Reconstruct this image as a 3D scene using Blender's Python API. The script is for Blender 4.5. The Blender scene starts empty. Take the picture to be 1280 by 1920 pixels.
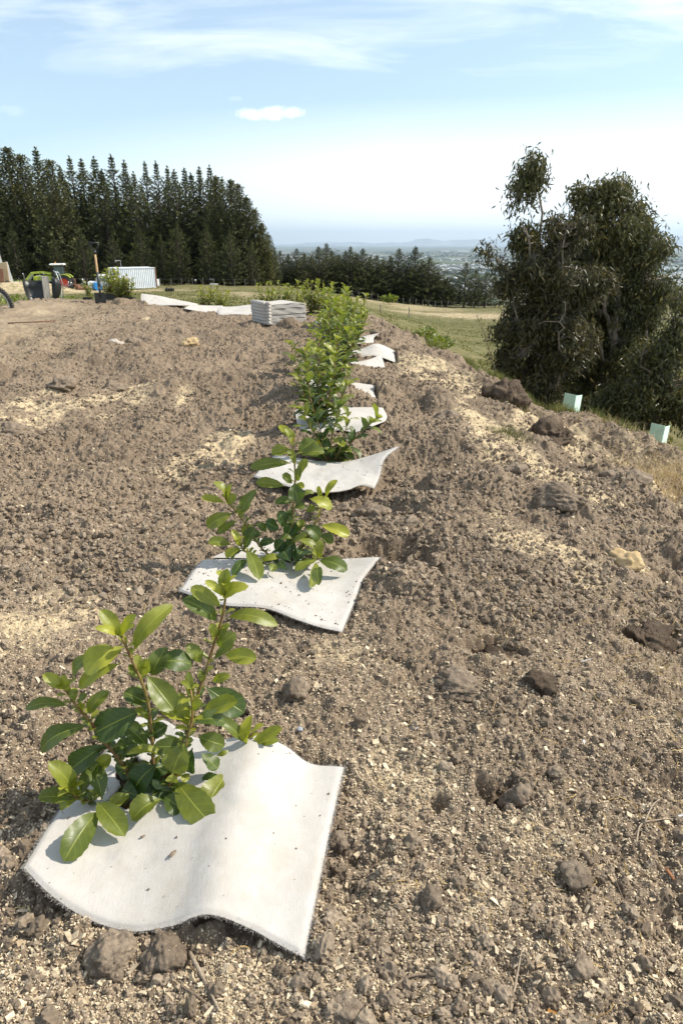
import bpy, math, random
import numpy as np
from mathutils import Vector, Matrix
random.seed(7)
RNG = np.random.default_rng(11)
scene = bpy.context.scene
COL = scene.collection
R = math.radians

# ------------------------------------------------------------------ camera, sky, sun, exposure
CAM_H = 1.1
PITCH = R(21.5)
F = 1280.0
cam_d = bpy.data.cameras.new("camera")
cam = bpy.data.objects.new("camera", cam_d)
COL.objects.link(cam)
cam.location = (0, 0, CAM_H)
cam.rotation_euler = (R(90) - PITCH, 0, 0)
cam_d.sensor_fit = 'VERTICAL'
cam_d.sensor_height = 36
cam_d.lens = 24
cam_d.clip_start = 0.02
cam_d.clip_end = 200000
cam_d.dof.use_dof = True
cam_d.dof.focus_distance = 1.9
cam_d.dof.aperture_fstop = 14
scene.camera = cam

SUN_AZ, SUN_EL = R(82), R(45)       # azimuth measured from +Y (view direction) towards +X
world = bpy.data.worlds.new("World")
scene.world = world
world.use_nodes = True
wt = world.node_tree
for n in list(wt.nodes):
    wt.nodes.remove(n)


class NT:
    def __init__(s, tree):
        s.t = tree

    def n(s, typ, **kw):
        nd = s.t.nodes.new(typ)
        for k, v in kw.items():
            if k.startswith('i_'):
                nd.inputs[k[2:].replace('_', ' ')].default_value = v
            else:
                setattr(nd, k, v)
        return nd

    def l(s, a, b):
        s.t.links.new(a, b)

    def math(s, op, a, b=None, c=None, clamp=False):
        nd = s.t.nodes.new('ShaderNodeMath')
        nd.operation = op
        nd.use_clamp = clamp
        for i, v in enumerate((a, b, c)):
            if v is None:
                continue
            if hasattr(v, 'links'):
                s.l(v, nd.inputs[i])
            else:
                nd.inputs[i].default_value = v
        return nd.outputs[0]

    def mix(s, f, a, b, mode='MIX'):
        nd = s.t.nodes.new('ShaderNodeMix')
        nd.data_type = 'RGBA'
        nd.blend_type = mode
        for i, v in ((0, f), (6, a), (7, b)):
            if hasattr(v, 'links'):
                s.l(v, nd.inputs[i])
            elif i == 0:
                nd.inputs[0].default_value = v
            else:
                nd.inputs[i].default_value = (v[0], v[1], v[2], 1)
        return nd.outputs[2]

    def ramp(s, f, stops, interp='LINEAR'):
        nd = s.t.nodes.new('ShaderNodeValToRGB')
        nd.color_ramp.interpolation = interp
        el = nd.color_ramp.elements
        while len(el) < len(stops):
            el.new(0.5)
        for e, (p, c) in zip(el, stops):
            e.position = p
            e.color = (c, c, c, 1) if isinstance(c, (int, float)) else (c[0], c[1], c[2], 1)
        s.l(f, nd.inputs[0])
        return nd.outputs[0]

    def noise(s, vec, scale, detail=4, rough=0.55, dist=0.0):
        nd = s.t.nodes.new('ShaderNodeTexNoise')
        nd.inputs['Scale'].default_value = scale
        nd.inputs['Detail'].default_value = detail
        nd.inputs['Roughness'].default_value = rough
        nd.inputs['Distortion'].default_value = dist
        if vec is not None:
            s.l(vec, nd.inputs['Vector'])
        return nd.outputs['Fac']


W = NT(wt)
sky = W.n('ShaderNodeTexSky', sky_type='NISHITA', sun_disc=False, sun_elevation=SUN_EL, sun_rotation=SUN_AZ,
          altitude=150, air_density=1.0, dust_density=0.9, ozone_density=1.6)
tc = W.n('ShaderNodeTexCoord')
sep = W.n('ShaderNodeSeparateXYZ')
W.l(tc.outputs['Generated'], sep.inputs[0])
zc = W.math('MAXIMUM', sep.outputs[2], 0.02)
zz = W.math('ADD', zc, 0.12)
cmb = W.n('ShaderNodeCombineXYZ')
W.l(W.math('DIVIDE', sep.outputs[0], zz), cmb.inputs[0])
W.l(W.math('DIVIDE', sep.outputs[1], zz), cmb.inputs[1])
mp = W.n('ShaderNodeMapping')
mp.inputs['Rotation'].default_value = (0, 0, R(-28))
mp.inputs['Scale'].default_value = (0.8, 1.9, 1)
W.l(cmb.outputs[0], mp.inputs[0])
n1 = W.noise(mp.outputs[0], 1.5, 9, 0.57, 0.7)
mp2 = W.n('ShaderNodeMapping')
mp2.inputs['Location'].default_value = (3.3, 1.2, 0)
mp2.inputs['Scale'].default_value = (0.5, 0.7, 1)
W.l(cmb.outputs[0], mp2.inputs[0])
n2 = W.noise(mp2.outputs[0], 0.9, 3, 0.5)
cl = W.math('ADD', W.ramp(n1, [(0.36, 0.0), (0.70, 1.0)]), W.math('MULTIPLY', W.ramp(n2, [(0.38, 0.0), (0.7, 1.0)]), 0.38))
hi = W.ramp(sep.outputs[2], [(0.15, 0.0), (0.22, 1.0)])
cl = W.math('MULTIPLY', W.math('MULTIPLY', cl, hi), 0.58, clamp=True)


def pix_dir(u, v):
    a, b = (u - 640) / F, (960 - v) / F
    return Vector((a, math.cos(PITCH) + b * math.sin(PITCH), -math.sin(PITCH) + b * math.cos(PITCH)))


def cloudlet(u, v, du, dv, amp):
    d = pix_dir(u, v)
    az0, el0 = d.x / d.y, d.z / d.y
    k = 1.0 / F / d.y ** 1
    ax = W.math('DIVIDE', sep.outputs[0], W.math('MAXIMUM', sep.outputs[1], 0.01))
    az = W.math('DIVIDE', sep.outputs[2], W.math('MAXIMUM', sep.outputs[1], 0.01))
    jit = W.math('MULTIPLY', W.math('SUBTRACT', W.noise(tc.outputs['Generated'], 45, 5, .6), 0.5), 2.6)
    px = W.math('POWER', W.math('ABSOLUTE', W.math('DIVIDE', W.math('SUBTRACT', ax, az0), du * k)), 2.0)
    py = W.math('POWER', W.math('ABSOLUTE', W.math('DIVIDE', W.math('SUBTRACT', az, el0), dv * k)), 2.0)
    r = W.math('ADD', W.math('ADD', px, py), jit)
    m = W.ramp(r, [(0.0, 1.0), (1.0, 0.0)])
    return W.math('MULTIPLY', m, amp)


for args in ((500, 213, 75, 15, 0.9), (578, 184, 34, 7, .22), (30, 208, 60, 14, .3), (440, 186, 26, 8, .3)):
    cl = W.math('MAXIMUM', cl, cloudlet(*args))
# low pale veil that whitens the sky towards the horizon, stronger on the sun's side
veil = W.ramp(sep.outputs[2], [(0.0, 1.0), (0.085, .95), (0.13, .5), (0.18, 0.12), (.27, 0)])
veil = W.math('MULTIPLY', veil, W.ramp(W.math('ADD', W.math('MULTIPLY', sep.outputs[0], 0.9), 0.5), [(0.05, 0.15), (0.55, 1.0)]))
fac = W.math('MAXIMUM', W.math('MAXIMUM', cl, veil), 0.2)
skyc = W.mix(1.0, sky.outputs[0], (0.88, 1.03, 1.03), 'MULTIPLY')
col = W.mix(fac, skyc, (8.5, 8.9, 9.2))
bg = W.n('ShaderNodeBackground')
bg.inputs['Strength'].default_value = 0.128
W.l(col, bg.inputs[0])
wo = W.n('ShaderNodeOutputWorld')
W.l(bg.outputs[0], wo.inputs[0])

sd = bpy.data.lights.new("sun", 'SUN')
sd.energy = 5.0
sd.angle = R(0.53)
sd.color = (1.0, 0.925, 0.81)
sun = bpy.data.objects.new("sun", sd)
COL.objects.link(sun)
sdir = Vector((math.sin(SUN_AZ) * math.cos(SUN_EL), math.cos(SUN_AZ) * math.cos(SUN_EL), math.sin(SUN_EL)))
sun.rotation_euler = sdir.to_track_quat('Z', 'Y').to_euler()
sun.location = (20, 10, 30)

scene.view_settings.view_transform = 'Standard'
scene.view_settings.look = 'None'
scene.view_settings.exposure = 0.42
scene.view_settings.gamma = 1
scene.cycles.use_denoising = True
scene.cycles.max_bounces = 8
scene.cycles.transparent_max_bounces = 8
scene.cycles.volume_bounces = 0


# ------------------------------------------------------------------ helpers: pixels to world
def at(u, v, Y):
    d = pix_dir(u, v)
    t = Y / d.y
    return Vector((d.x * t, Y, CAM_H + d.z * t))


def proj(p):
    x, y, z = p[0], p[1], p[2] - CAM_H
    fw = y * math.cos(PITCH) - z * math.sin(PITCH)
    up = y * math.sin(PITCH) + z * math.cos(PITCH)
    return 640 + F * x / fw, 960 - F * up / fw


def sst(a, b, t):
    t = np.clip((np.asarray(t, float) - a) / (b - a), 0, 1)
    return t * t * (3 - 2 * t)


def softp(x, w):
    return w * np.logaddexp(0, x / w)


def hsh(ix, iy, seed):
    h = (ix.astype(np.uint32) * np.uint32(374761393) + iy.astype(np.uint32) * np.uint32(668265263) + np.uint32(seed * 1274126177 & 0xffffffff))
    h = (h ^ (h >> np.uint32(13))) * np.uint32(1274126177)
    h = h ^ (h >> np.uint32(16))
    return (h & np.uint32(0xffffff)).astype(np.float32) / np.float32(0xffffff)


def vnoise(x, y, seed=0):
    ix, iy = np.floor(x).astype(np.int64), np.floor(y).astype(np.int64)
    fx, fy = (x - ix).astype(np.float32), (y - iy).astype(np.float32)
    ux, uy = fx * fx * (3 - 2 * fx), fy * fy * (3 - 2 * fy)
    a, b = hsh(ix, iy, seed), hsh(ix + 1, iy, seed)
    c, d = hsh(ix, iy + 1, seed), hsh(ix + 1, iy + 1, seed)
    return (a + (b - a) * ux) * (1 - uy) + (c + (d - c) * ux) * uy - 0.5


def fbm(x, y, oc=4, seed=0, g=0.5):
    r, a = 0, 1.0
    c, s = 0.8, 0.6
    for i in range(oc):
        r = r + a * vnoise(x, y, seed + i * 17)
        x, y = (x * c - y * s) * 2.03 + 7.1, (x * s + y * c) * 2.03 + 3.7
        a *= g
    return r


def clods(x, y, S, p, seed):
    """rounded lumps standing out of the soil"""
    X, Y = x / S, y / S
    ix, iy = np.floor(X).astype(np.int64), np.floor(Y).astype(np.int64)
    out = np.zeros(x.shape, np.float32)
    for dx in (-1, 0, 1):
        for dy in (-1, 0, 1):
            cx, cy = ix + dx, iy + dy
            px = cx + hsh(cx, cy, seed)
            py = cy + hsh(cx, cy, seed + 1)
            pr = hsh(cx, cy, seed + 2)
            rr = (0.25 + 0.42 * hsh(cx, cy, seed + 3)) * (pr < p)
            d2 = (X - px) ** 2 + (Y - py) ** 2
            out = np.maximum(out, np.sqrt(np.maximum(0, rr * rr - d2)).astype(np.float32))
    return out * S


def base_z(x, y):
    x = np.asarray(x, float)
    y = np.asarray(y, float)
    zL = np.interp(y, [-5, 11.3, 13.5, 25, 80, 110, 145, 160, 1200], [0, 0, -0.38, -0.95, -3.7, -4.7, -5.8, -8, -216])
    rise = (0.14 + .13 * sst(-2.2, -3.2, x) * sst(8.5, 10.8, y)) * sst(4, 9, y) * (1 - sst(11.2, 13, y)) * sst(-6.2, -4.6, x)
    near = 0.2 * softp(x - 0.7, 0.25) * (1 - sst(8, 11, y))
    xe = np.interp(y, [0, 3, 5.05, 5.65, 6.25, 7.8, 10.5, 14, 40, 110, 145], [3.8, 3.3, 2.63, 2.15, 1.7, 1.27, .55, .1, -2, -9, -9])
    sl = np.interp(y, [8, 14, 40, 110], [.72, .5, .28, .2])
    w = np.interp(y, [0, 8, 14, 40, 110], [.12, .15, .4, 1.5, 4])
    k = sl * softp(x - xe, w)
    a = zL + rise - near - k
    zR = np.where(y < 145, -2.3 - .057 * y, -2.3 - .057 * 145 - (y - 145) * .2)
    m = np.maximum(a, zR)
    s = np.interp(y, [0, 20, 110], [.25, .35, .8])
    return np.where(y < 160, m + s * np.log1p(np.exp(-np.abs(a - zR) / s)), m)


def on_ground(u, v, dz=0.0):
    d = pix_dir(u, v)
    ts = np.geomspace(0.5, 600, 6000)
    zz_ = CAM_H + d.z * ts - base_z(d.x * ts, d.y * ts) - dz
    i = int(np.argmax(zz_ < 0)) if (zz_ < 0).any() else len(ts) - 1
    t = ts[i]
    if i > 0:
        a, b = zz_[i - 1], zz_[i]
        t = ts[i - 1] + (ts[i] - ts[i - 1]) * a / (a - b + 1e-12)
    return Vector((d.x * t, d.y * t, CAM_H + d.z * t))


# ------------------------------------------------------------------ helpers: meshes and objects
def link(name, me, mat, parent=None):
    o = bpy.data.objects.new(name, me)
    if mat is not None and len(me.materials) == 0:
        me.materials.append(mat)
    COL.objects.link(o)
    if parent is not None:
        o.parent = parent
    return o


def tag(o, label=None, cat=None, group=None, kind=None):
    if label:
        o['label'] = label
    if cat:
        o['category'] = cat
    if group:
        o['group'] = group
    if kind:
        o['kind'] = kind
    return o


def thing(name, label, cat, loc=(0, 0, 0), rz=0, group=None):
    o = bpy.data.objects.new(name, None)
    o.empty_display_size = 0.1
    COL.objects.link(o)
    o.location = loc
    o.rotation_euler = (0, 0, rz)
    return tag(o, label, cat, group)


class MB:
    """collects polygons of any size; per-point colour and per-point vector"""

    def __init__(s):
        s.v, s.c, s.uv = [], [], []
        s.f, s.sm = {}, []
        s.n = 0

    def add(s, V, Fs, c=None, uv=None):
        V = np.asarray(V, float).reshape(-1, 3)
        k = len(V)
        s.v.append(V)
        s.c.append(np.tile((1, 1, 1), (k, 1)) if c is None else (np.tile(c, (k, 1)) if np.ndim(c) == 1 else np.asarray(c, float)))
        s.uv.append(np.zeros((k, 3)) if uv is None else np.asarray(uv, float))
        Fs = [Fs] if isinstance(Fs, np.ndarray) else Fs
        for fa in Fs:
            fa = np.asarray(fa, np.int64)
            if fa.size:
                s.f.setdefault(fa.shape[1], []).append(fa + s.n)
        s.n += k

    def mesh(s, name, smooth=True, attrs=False):
        V = np.concatenate(s.v)
        loops, starts, tot = [], [], 0
        for k, arrs in s.f.items():
            fa = np.concatenate(arrs)
            loops.append(fa.ravel())
            starts.append(tot + np.arange(len(fa)) * k)
            tot += fa.size
        loops = np.concatenate(loops)
        starts = np.concatenate(starts)
        me = bpy.data.meshes.new(name)
        me.vertices.add(len(V))
        me.vertices.foreach_set('co', V.astype(np.float32).ravel())
        me.loops.add(len(loops))
        me.loops.foreach_set('vertex_index', loops.astype(np.int32))
        me.polygons.add(len(starts))
        me.polygons.foreach_set('loop_start', starts.astype(np.int32))
        me.polygons.foreach_set('use_smooth', np.full(len(starts), smooth))
        me.update(calc_edges=True)
        if attrs:
            C = np.concatenate(s.c)
            a = me.attributes.new('tint', 'FLOAT_COLOR', 'POINT')
            a.data.foreach_set('color', np.c_[C, np.ones(len(C))].astype(np.float32).ravel())
            U = np.concatenate(s.uv)
            a = me.attributes.new('luv', 'FLOAT_VECTOR', 'POINT')
            a.data.foreach_set('vector', U.astype(np.float32).ravel())
        return me

    # solid primitives -------------------------------------------------
    def box(s, c, size, rot=None, bev=0.0, taper=None, col=None):
        hx, hy, hz = size[0] / 2, size[1] / 2, size[2] / 2
        b = min(bev, hx * .9, hy * .9, hz * .9)
        if b <= 0:
            V = np.array([(x, y, z) for z in (-hz, hz) for x, y in ((-hx, -hy), (hx, -hy), (hx, hy), (-hx, hy))])
            Fs = [np.array([(3, 2, 1, 0), (4, 5, 6, 7), (0, 1, 5, 4), (1, 2, 6, 5), (2, 3, 7, 6), (3, 0, 4, 7)])]
        else:
            ring = []
            for (sx, sy) in ((-1, -1), (1, -1), (1, 1), (-1, 1)):
                p1 = (sx * (hx - b), sy * hy) if sx * sy > 0 else (sx * hx, sy * (hy - b))
                p2 = (sx * hx, sy * (hy - b)) if sx * sy > 0 else (sx * (hx - b), sy * hy)
                ring += [p1, p2]
            V = []
            for z, ins in ((-hz, b), (-hz + b, 0), (hz - b, 0), (hz, b)):
                for (x, y) in ring:
                    V.append((x - math.copysign(min(ins, abs(x)), x), y - math.copysign(min(ins, abs(y)), y), z))
            V = np.array(V)
            q = []
            for k in range(3):
                for i in range(8):
                    j = (i + 1) % 8
                    q.append((k * 8 + i, k * 8 + j, k * 8 + 8 + j, k * 8 + 8 + i))
            Fs = [np.array(q), np.array([tuple(range(7, -1, -1)), tuple(range(24, 32))])]
        if taper:
            t = (V[:, 2] + hz) / (2 * hz)
            V[:, 0] *= 1 + (taper[0] - 1) * t
            V[:, 1] *= 1 + (taper[1] - 1) * t
        if rot is not None:
            V = V @ np.array(rot.to_3x3()).T
        s.add(V + np.array(c), Fs, col)

    def tube(s, pts, rad, seg=8, cap=True, col=None, closed=False, uvs=False):
        P = [Vector(p) for p in pts]
        n = len(P)
        rad = [rad] * n if np.isscalar(rad) else list(rad)
        V = []
        prev = None
        for i, p in enumerate(P):
            if closed:
                t = P[(i + 1) % n] - P[i - 1]
            else:
                t = P[min(i + 1, n - 1)] - P[max(i - 1, 0)]
            t.normalize()
            if prev is None:
                a = Vector((0, 0, 1)) if abs(t.z) < .9 else Vector((1, 0, 0))
                prev = t.cross(a).normalized()
            sx = (prev - t * prev.dot(t)).normalized()
            sy = t.cross(sx)
            prev = sx
            for k in range(seg):
                an = 2 * math.pi * k / seg
                V.append(p + (sx * math.cos(an) + sy * math.sin(an)) * rad[i])
        q = []
        m = n if closed else n - 1
        for i in range(m):
            j = (i + 1) % n
            for k in range(seg):
                l = (k + 1) % seg
                q.append((i * seg + k, i * seg + l, j * seg + l, j * seg + k))
        Fs = [np.array(q)]
        if cap and not closed:
            Fs.append(np.array([tuple(range(seg - 1, -1, -1)), tuple(range((n - 1) * seg, n * seg))]))
        s.add(np.array([tuple(v) for v in V]), Fs, col)

    def ring(s, c, axis, r, prof, seg=28, col=None):
        """lathe: prof = list of (radial, axial) closed loop round an axis through c"""
        axis = Vector(axis).normalized()
        a = Vector((0, 0, 1)) if abs(axis.z) < .9 else Vector((1, 0, 0))
        ex = axis.cross(a).normalized()
        ey = axis.cross(ex)
        V = []
        for i in range(seg):
            an = 2 * math.pi * i / seg
            d = ex * math.cos(an) + ey * math.sin(an)
            for (rr, ax) in prof:
                V.append(Vector(c) + d * rr + axis * ax)
        m = len(prof)
        q = [(i * m + k, i * m + (k + 1) % m, ((i + 1) % seg) * m + (k + 1) % m, ((i + 1) % seg) * m + k) for i in range(seg) for k in range(m)]
        s.add(np.array([tuple(v) for v in V]), [np.array(q)], col)

    def obj(s, name, mat, parent=None, smooth=False, attrs=False):
        return link(name, s.mesh(name, smooth, attrs), mat, parent)


# ------------------------------------------------------------------ materials
def newmat(name):
    m = bpy.data.materials.new(name)
    m.use_nodes = True
    for n in list(m.node_tree.nodes):
        m.node_tree.nodes.remove(n)
    return m, NT(m.node_tree)


def finish(m, N, surf, disp=None):
    o = N.n('ShaderNodeOutputMaterial')
    N.l(surf, o.inputs[0])
    return m


def bsdf(N, col, rough=0.6, metal=0.0, spec=0.5, bump=None, bstr=0.3, bdist=0.01):
    p = N.n('ShaderNodeBsdfPrincipled')
    if hasattr(col, 'links'):
        N.l(col, p.inputs['Base Color'])
    else:
        p.inputs['Base Color'].default_value = (*col, 1)
    if hasattr(rough, 'links'):
        N.l(rough, p.inputs['Roughness'])
    else:
        p.inputs['Roughness'].default_value = rough
    p.inputs['Metallic'].default_value = metal
    p.inputs['Specular IOR Level'].default_value = spec
    if bump is not None:
        b = N.n('ShaderNodeBump')
        b.inputs['Strength'].default_value = bstr
        b.inputs['Distance'].default_value = bdist
        N.l(bump, b.inputs['Height'])
        N.l(b.outputs[0], p.inputs['Normal'])
    return p.outputs[0]


def simple(name, col, rough=0.6, metal=0.0, var=0.18, scale=6.0, dirt=None, spec=0.5):
    m, N = newmat(name)
    t = N.n('ShaderNodeTexCoord')
    n = N.noise(t.outputs['Object'], scale, 5, .6)
    dark = tuple(c * (1 - var) for c in col)
    lite = tuple(min(1, c * (1 + var)) for c in col)
    c = N.mix(N.ramp(n, [(.3, 0.0), (.7, 1.0)]), dark, lite)
    if dirt:
        n3 = N.noise(t.outputs['Object'], scale * 2.3, 6, .7)
        c = N.mix(N.ramp(n3, [(.5, 0.0), (.72, 0.8)]), c, dirt)
    return finish(m, N, bsdf(N, c, rough, metal, spec, n, .15, .005))


def turf_material():
    m, N = newmat('root_matted_turf_soil')
    g = N.n('ShaderNodeNewGeometry')
    pos = g.outputs['Position']
    mp_ = N.n('ShaderNodeMapping')
    mp_.inputs['Scale'].default_value = (1, 1, .3)
    N.l(pos, mp_.inputs[0])
    n = N.noise(mp_.outputs[0], 90, 7, .75)
    c = N.mix(N.ramp(N.noise(pos, 14, 4, .6), [(.35, 0.0), (.65, 1.0)]), (.12, .088, .062), (.215, .162, .115))
    c = N.mix(N.ramp(n, [(.36, .8), (.52, 0.0)]), c, (.06, .044, .032))
    c = N.mix(N.ramp(n, [(.62, 0.0), (.70, .6)]), c, (.42, .31, .19))
    return finish(m, N, bsdf(N, c, .95, 0, .1, n, 1.0, .03))


def ground_material():
    m, N = newmat('tilled_soil_and_pasture')
    g = N.n('ShaderNodeNewGeometry')
    pos = g.outputs['Position']
    at_ = N.n('ShaderNodeAttribute', attribute_name='tint')
    sp = N.n('ShaderNodeSeparateColor')
    N.l(at_.outputs['Color'], sp.inputs[0])
    big = N.noise(pos, 1.3, 5, .62)
    mid = N.noise(pos, 14, 5, .65)
    fine = N.noise(pos, 130, 4, .7)
    soil = N.mix(N.ramp(big, [(.35, 0.0), (.68, 1.0)]), (.125, .092, .062), (.285, .218, .152))
    soil = N.mix(N.ramp(mid, [(.36, 0.0), (.66, .75)]), soil, (.305, .235, .165))
    soil = N.mix(N.ramp(fine, [(.35, .8), (.55, 0.0)]), soil, (.095, .068, .048))
    vo = N.n('ShaderNodeTexVoronoi')
    vo.inputs['Scale'].default_value = 150
    N.l(pos, vo.inputs['Vector'])
    flecks = N.ramp(vo.outputs['Distance'], [(.10, 1.0), (.22, 0.0)])
    rs = N.n('ShaderNodeSeparateColor')
    N.l(vo.outputs['Color'], rs.inputs[0])
    dens = N.math('ADD', N.math('MULTIPLY', sp.outputs[1], 1.2), N.math('MULTIPLY', N.ramp(mid, [(.4, 0.0), (.7, 1.0)]), .32))
    pick = N.math('LESS_THAN', rs.outputs[0], dens)
    soil = N.mix(N.math('MULTIPLY', N.math('MULTIPLY', flecks, pick), .85), soil, (.60, .50, .35))
    saw = N.mix(fine, (.40, .31, .18), (.74, .60, .38))
    sm = N.math('MULTIPLY', sp.outputs[1], N.ramp(N.noise(pos, 30, 5, .7), [(.3, 0.2), (.6, 1.0)]))
    soil = N.mix(N.ramp(sm, [(.42, 0.0), (.8, .85)]), soil, saw)
    # pasture
    gb = N.noise(pos, .22, 5, .65)
    gf = N.noise(pos, 3.2, 6, .7)
    grass = N.mix(N.ramp(gb, [(.36, 0.0), (.64, 1.0)]), (.118, .115, .040), (.20, .165, .075))
    grass = N.mix(N.ramp(gf, [(.38, .75), (.6, 0.0)]), grass, (.062, .07, .022))
    grass = N.mix(N.ramp(N.noise(pos, 1.1, 5, .7), [(.58, 0.0), (.75, .6)]), grass, (.30, .225, .12))
    tan = N.mix(N.ramp(gf, [(.35, 0.0), (.65, 1.0)]), (.30, .225, .13), (.52, .42, .27))
    c = N.mix(sp.outputs[0], soil, grass)
    c = N.mix(N.math('MULTIPLY', sp.outputs[2], N.ramp(N.noise(pos, 1.6, 6, .75), [(.38, .25), (.56, 1.0)])), c, tan)
    bh = N.math('ADD', N.noise(pos, 90, 6, .75), N.math('MULTIPLY', N.noise(pos, 260, 3, .7), .5))
    return finish(m, N, bsdf(N, c, .95, 0, .15, bh, .55, .008))


def crumb_material(name, c0, c1):
    m, N = newmat(name)
    a = N.n('ShaderNodeAttribute', attribute_name='tint')
    sp = N.n('ShaderNodeSeparateColor')
    N.l(a.outputs['Color'], sp.inputs[0])
    g = N.n('ShaderNodeNewGeometry')
    n = N.noise(g.outputs['Position'], 160, 4, .7)
    c = N.mix(sp.outputs[0], c0, c1)
    c = N.mix(N.ramp(n, [(.35, .5), (.6, 0.0)]), c, tuple(x * .55 for x in c0))
    return finish(m, N, bsdf(N, c, .95, 0, .15, n, .4, .004))


def clod_material():
    m, N = newmat('crusted_clod_soil')
    g = N.n('ShaderNodeNewGeometry')
    pos = g.outputs['Position']
    n = N.noise(pos, 55, 7, .72)
    c = N.mix(N.ramp(N.noise(pos, 18, 4, .6), [(.35, 0.0), (.65, 1.0)]), (.165, .126, .09), (.29, .228, .166))
    c = N.mix(N.ramp(n, [(.34, .7), (.52, 0.0)]), c, (.07, .052, .038))
    fl = N.noise(pos, 210, 3, .6)
    c = N.mix(N.ramp(fl, [(.64, 0.0), (.70, .8)]), c, (.55, .45, .31))
    return finish(m, N, bsdf(N, c, .95, 0, .15, n, .7, .015))


def leaf_material(name, dark, young, gloss=.3, trans=.35):
    m, N = newmat(name)
    a = N.n('ShaderNodeAttribute', attribute_name='tint')
    sp = N.n('ShaderNodeSeparateColor')
    N.l(a.outputs['Color'], sp.inputs[0])
    uv = N.n('ShaderNodeAttribute', attribute_name='luv')
    s2 = N.n('ShaderNodeSeparateXYZ')
    N.l(uv.outputs['Vector'], s2.inputs[0])
    g = N.n('ShaderNodeNewGeometry')
    n = N.noise(g.outputs['Position'], 55, 4, .6)
    c = N.mix(sp.outputs[0], dark, young)
    c = N.mix(N.ramp(n, [(.3, .35), (.7, 0.0)]), c, tuple(x * .6 for x in dark))
    c = N.mix(sp.outputs[2], c, (.30, .13, .035))
    ab = N.math('ABSOLUTE', s2.outputs[0])
    rib = N.ramp(ab, [(.0, 1.0), (.07, 0.0)])
    w = N.math('SINE', N.math('MULTIPLY', N.math('SUBTRACT', s2.outputs[1], N.math('MULTIPLY', ab, .22)), 46.0))
    vein = N.ramp(w, [(.7, 0.0), (1.0, .12)])
    line = N.math('MAXIMUM', rib, vein)
    c = N.mix(N.math('MULTIPLY', line, .55), c, tuple(min(1, x * 1.9 + .03) for x in (dark[0] * .5 + young[0] * .5, dark[1] * .5 + young[1] * .5, dark[2] * .5 + young[2] * .5)))
    back = N.mix(.55, c, (.20, .27, .13))
    c2 = N.mix(g.outputs['Backfacing'], c, back)
    b = bsdf(N, c2, N.math('ADD', N.math('MULTIPLY', n, .18), gloss), 0, .5, N.math('SUBTRACT', 0.0, line), .35, .002)
    tr = N.n('ShaderNodeBsdfTranslucent')
    N.l(N.mix(1.0, c, (1.35, 1.5, .55), 'MULTIPLY'), tr.inputs[0])
    mx = N.n('ShaderNodeMixShader')
    mx.inputs[0].default_value = trans
    N.l(b, mx.inputs[1])
    N.l(tr.outputs[0], mx.inputs[2])
    return finish(m, N, mx.outputs[0])


def blade_material(name, c0, c1, c2, trans=.25, rough=.6):
    """leaf tufts: tint.r picks the colour between three"""
    m, N = newmat(name)
    a = N.n('ShaderNodeAttribute', attribute_name='tint')
    sp = N.n('ShaderNodeSeparateColor')
    N.l(a.outputs['Color'], sp.inputs[0])
    c = N.ramp(sp.outputs[0], [(0, c0), (.5, c1), (1, c2)])
    oi = N.n('ShaderNodeObjectInfo')
    c = N.mix(1.0, c, N.ramp(oi.outputs['Random'], [(0, (.75, .78, .74)), (.5, (1, 1, 1)), (1, (1.05, 1.0, .7))]), 'MULTIPLY')
    b = bsdf(N, c, rough, 0, .35)
    tr = N.n('ShaderNodeBsdfTranslucent')
    N.l(c, tr.inputs[0])
    mx = N.n('ShaderNodeMixShader')
    mx.inputs[0].default_value = trans
    N.l(b, mx.inputs[1])
    N.l(tr.outputs[0], mx.inputs[2])
    return finish(m, N, mx.outputs[0])


def felt_material():
    m, N = newmat('wool_felt')
    g = N.n('ShaderNodeNewGeometry')
    pos = g.outputs['Position']
    mp_ = N.n('ShaderNodeMapping')
    mp_.inputs['Scale'].default_value = (1, .18, 1)
    N.l(pos, mp_.inputs[0])
    f1 = N.noise(mp_.outputs[0], 230, 5, .7)
    f2 = N.noise(pos, 16, 4, .6)
    f3 = N.noise(pos, 420, 4, .7)
    c = N.mix(N.ramp(f2, [(.35, 0.0), (.7, 1.0)]), (.45, .42, .378), (.505, .478, .442))
    c = N.mix(N.ramp(f1, [(.35, .35), (.6, 0.0)]), c, (.41, .38, .335))
    c = N.mix(N.ramp(N.noise(pos, 7, 5, .65), [(.52, 0.0), (.78, .45)]), c, (.36, .30, .215))
    sp_ = N.noise(pos, 70, 2, .5)
    c = N.mix(N.ramp(sp_, [(.745, 0.0), (.765, .85)]), c, (.14, .10, .07))
    p = bsdf(N, c, .95, 0, .1, N.math('ADD', N.math('MULTIPLY', f1, .7), f3), .35, .003)
    return finish(m, N, p)


def corrugated_paint():
    m, N = newmat('weathered_container_paint')
    t = N.n('ShaderNodeTexCoord')
    n = N.noise(t.outputs['Object'], 2.2, 6, .65)
    c = N.mix(N.ramp(n, [(.35, 0.0), (.65, 1.0)]), (.62, .66, .69), (.76, .78, .79))
    n2_ = N.noise(t.outputs['Object'], 5, 7, .75)
    c = N.mix(N.ramp(n2_, [(.62, 0.0), (.72, .7)]), c, (.26, .15, .09))
    return finish(m, N, bsdf(N, c, .5))


def bark_material(name, c0, c1, scale=12):
    m, N = newmat(name)
    t = N.n('ShaderNodeTexCoord')
    mp_ = N.n('ShaderNodeMapping')
    mp_.inputs['Scale'].default_value = (1, 1, .25)
    N.l(t.outputs['Object'], mp_.inputs[0])
    n = N.noise(mp_.outputs[0], scale, 6, .7)
    c = N.mix(N.ramp(n, [(.35, 0.0), (.65, 1.0)]), c0, c1)
    return finish(m, N, bsdf(N, c, .85, 0, .2, n, .6, .01))


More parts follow.
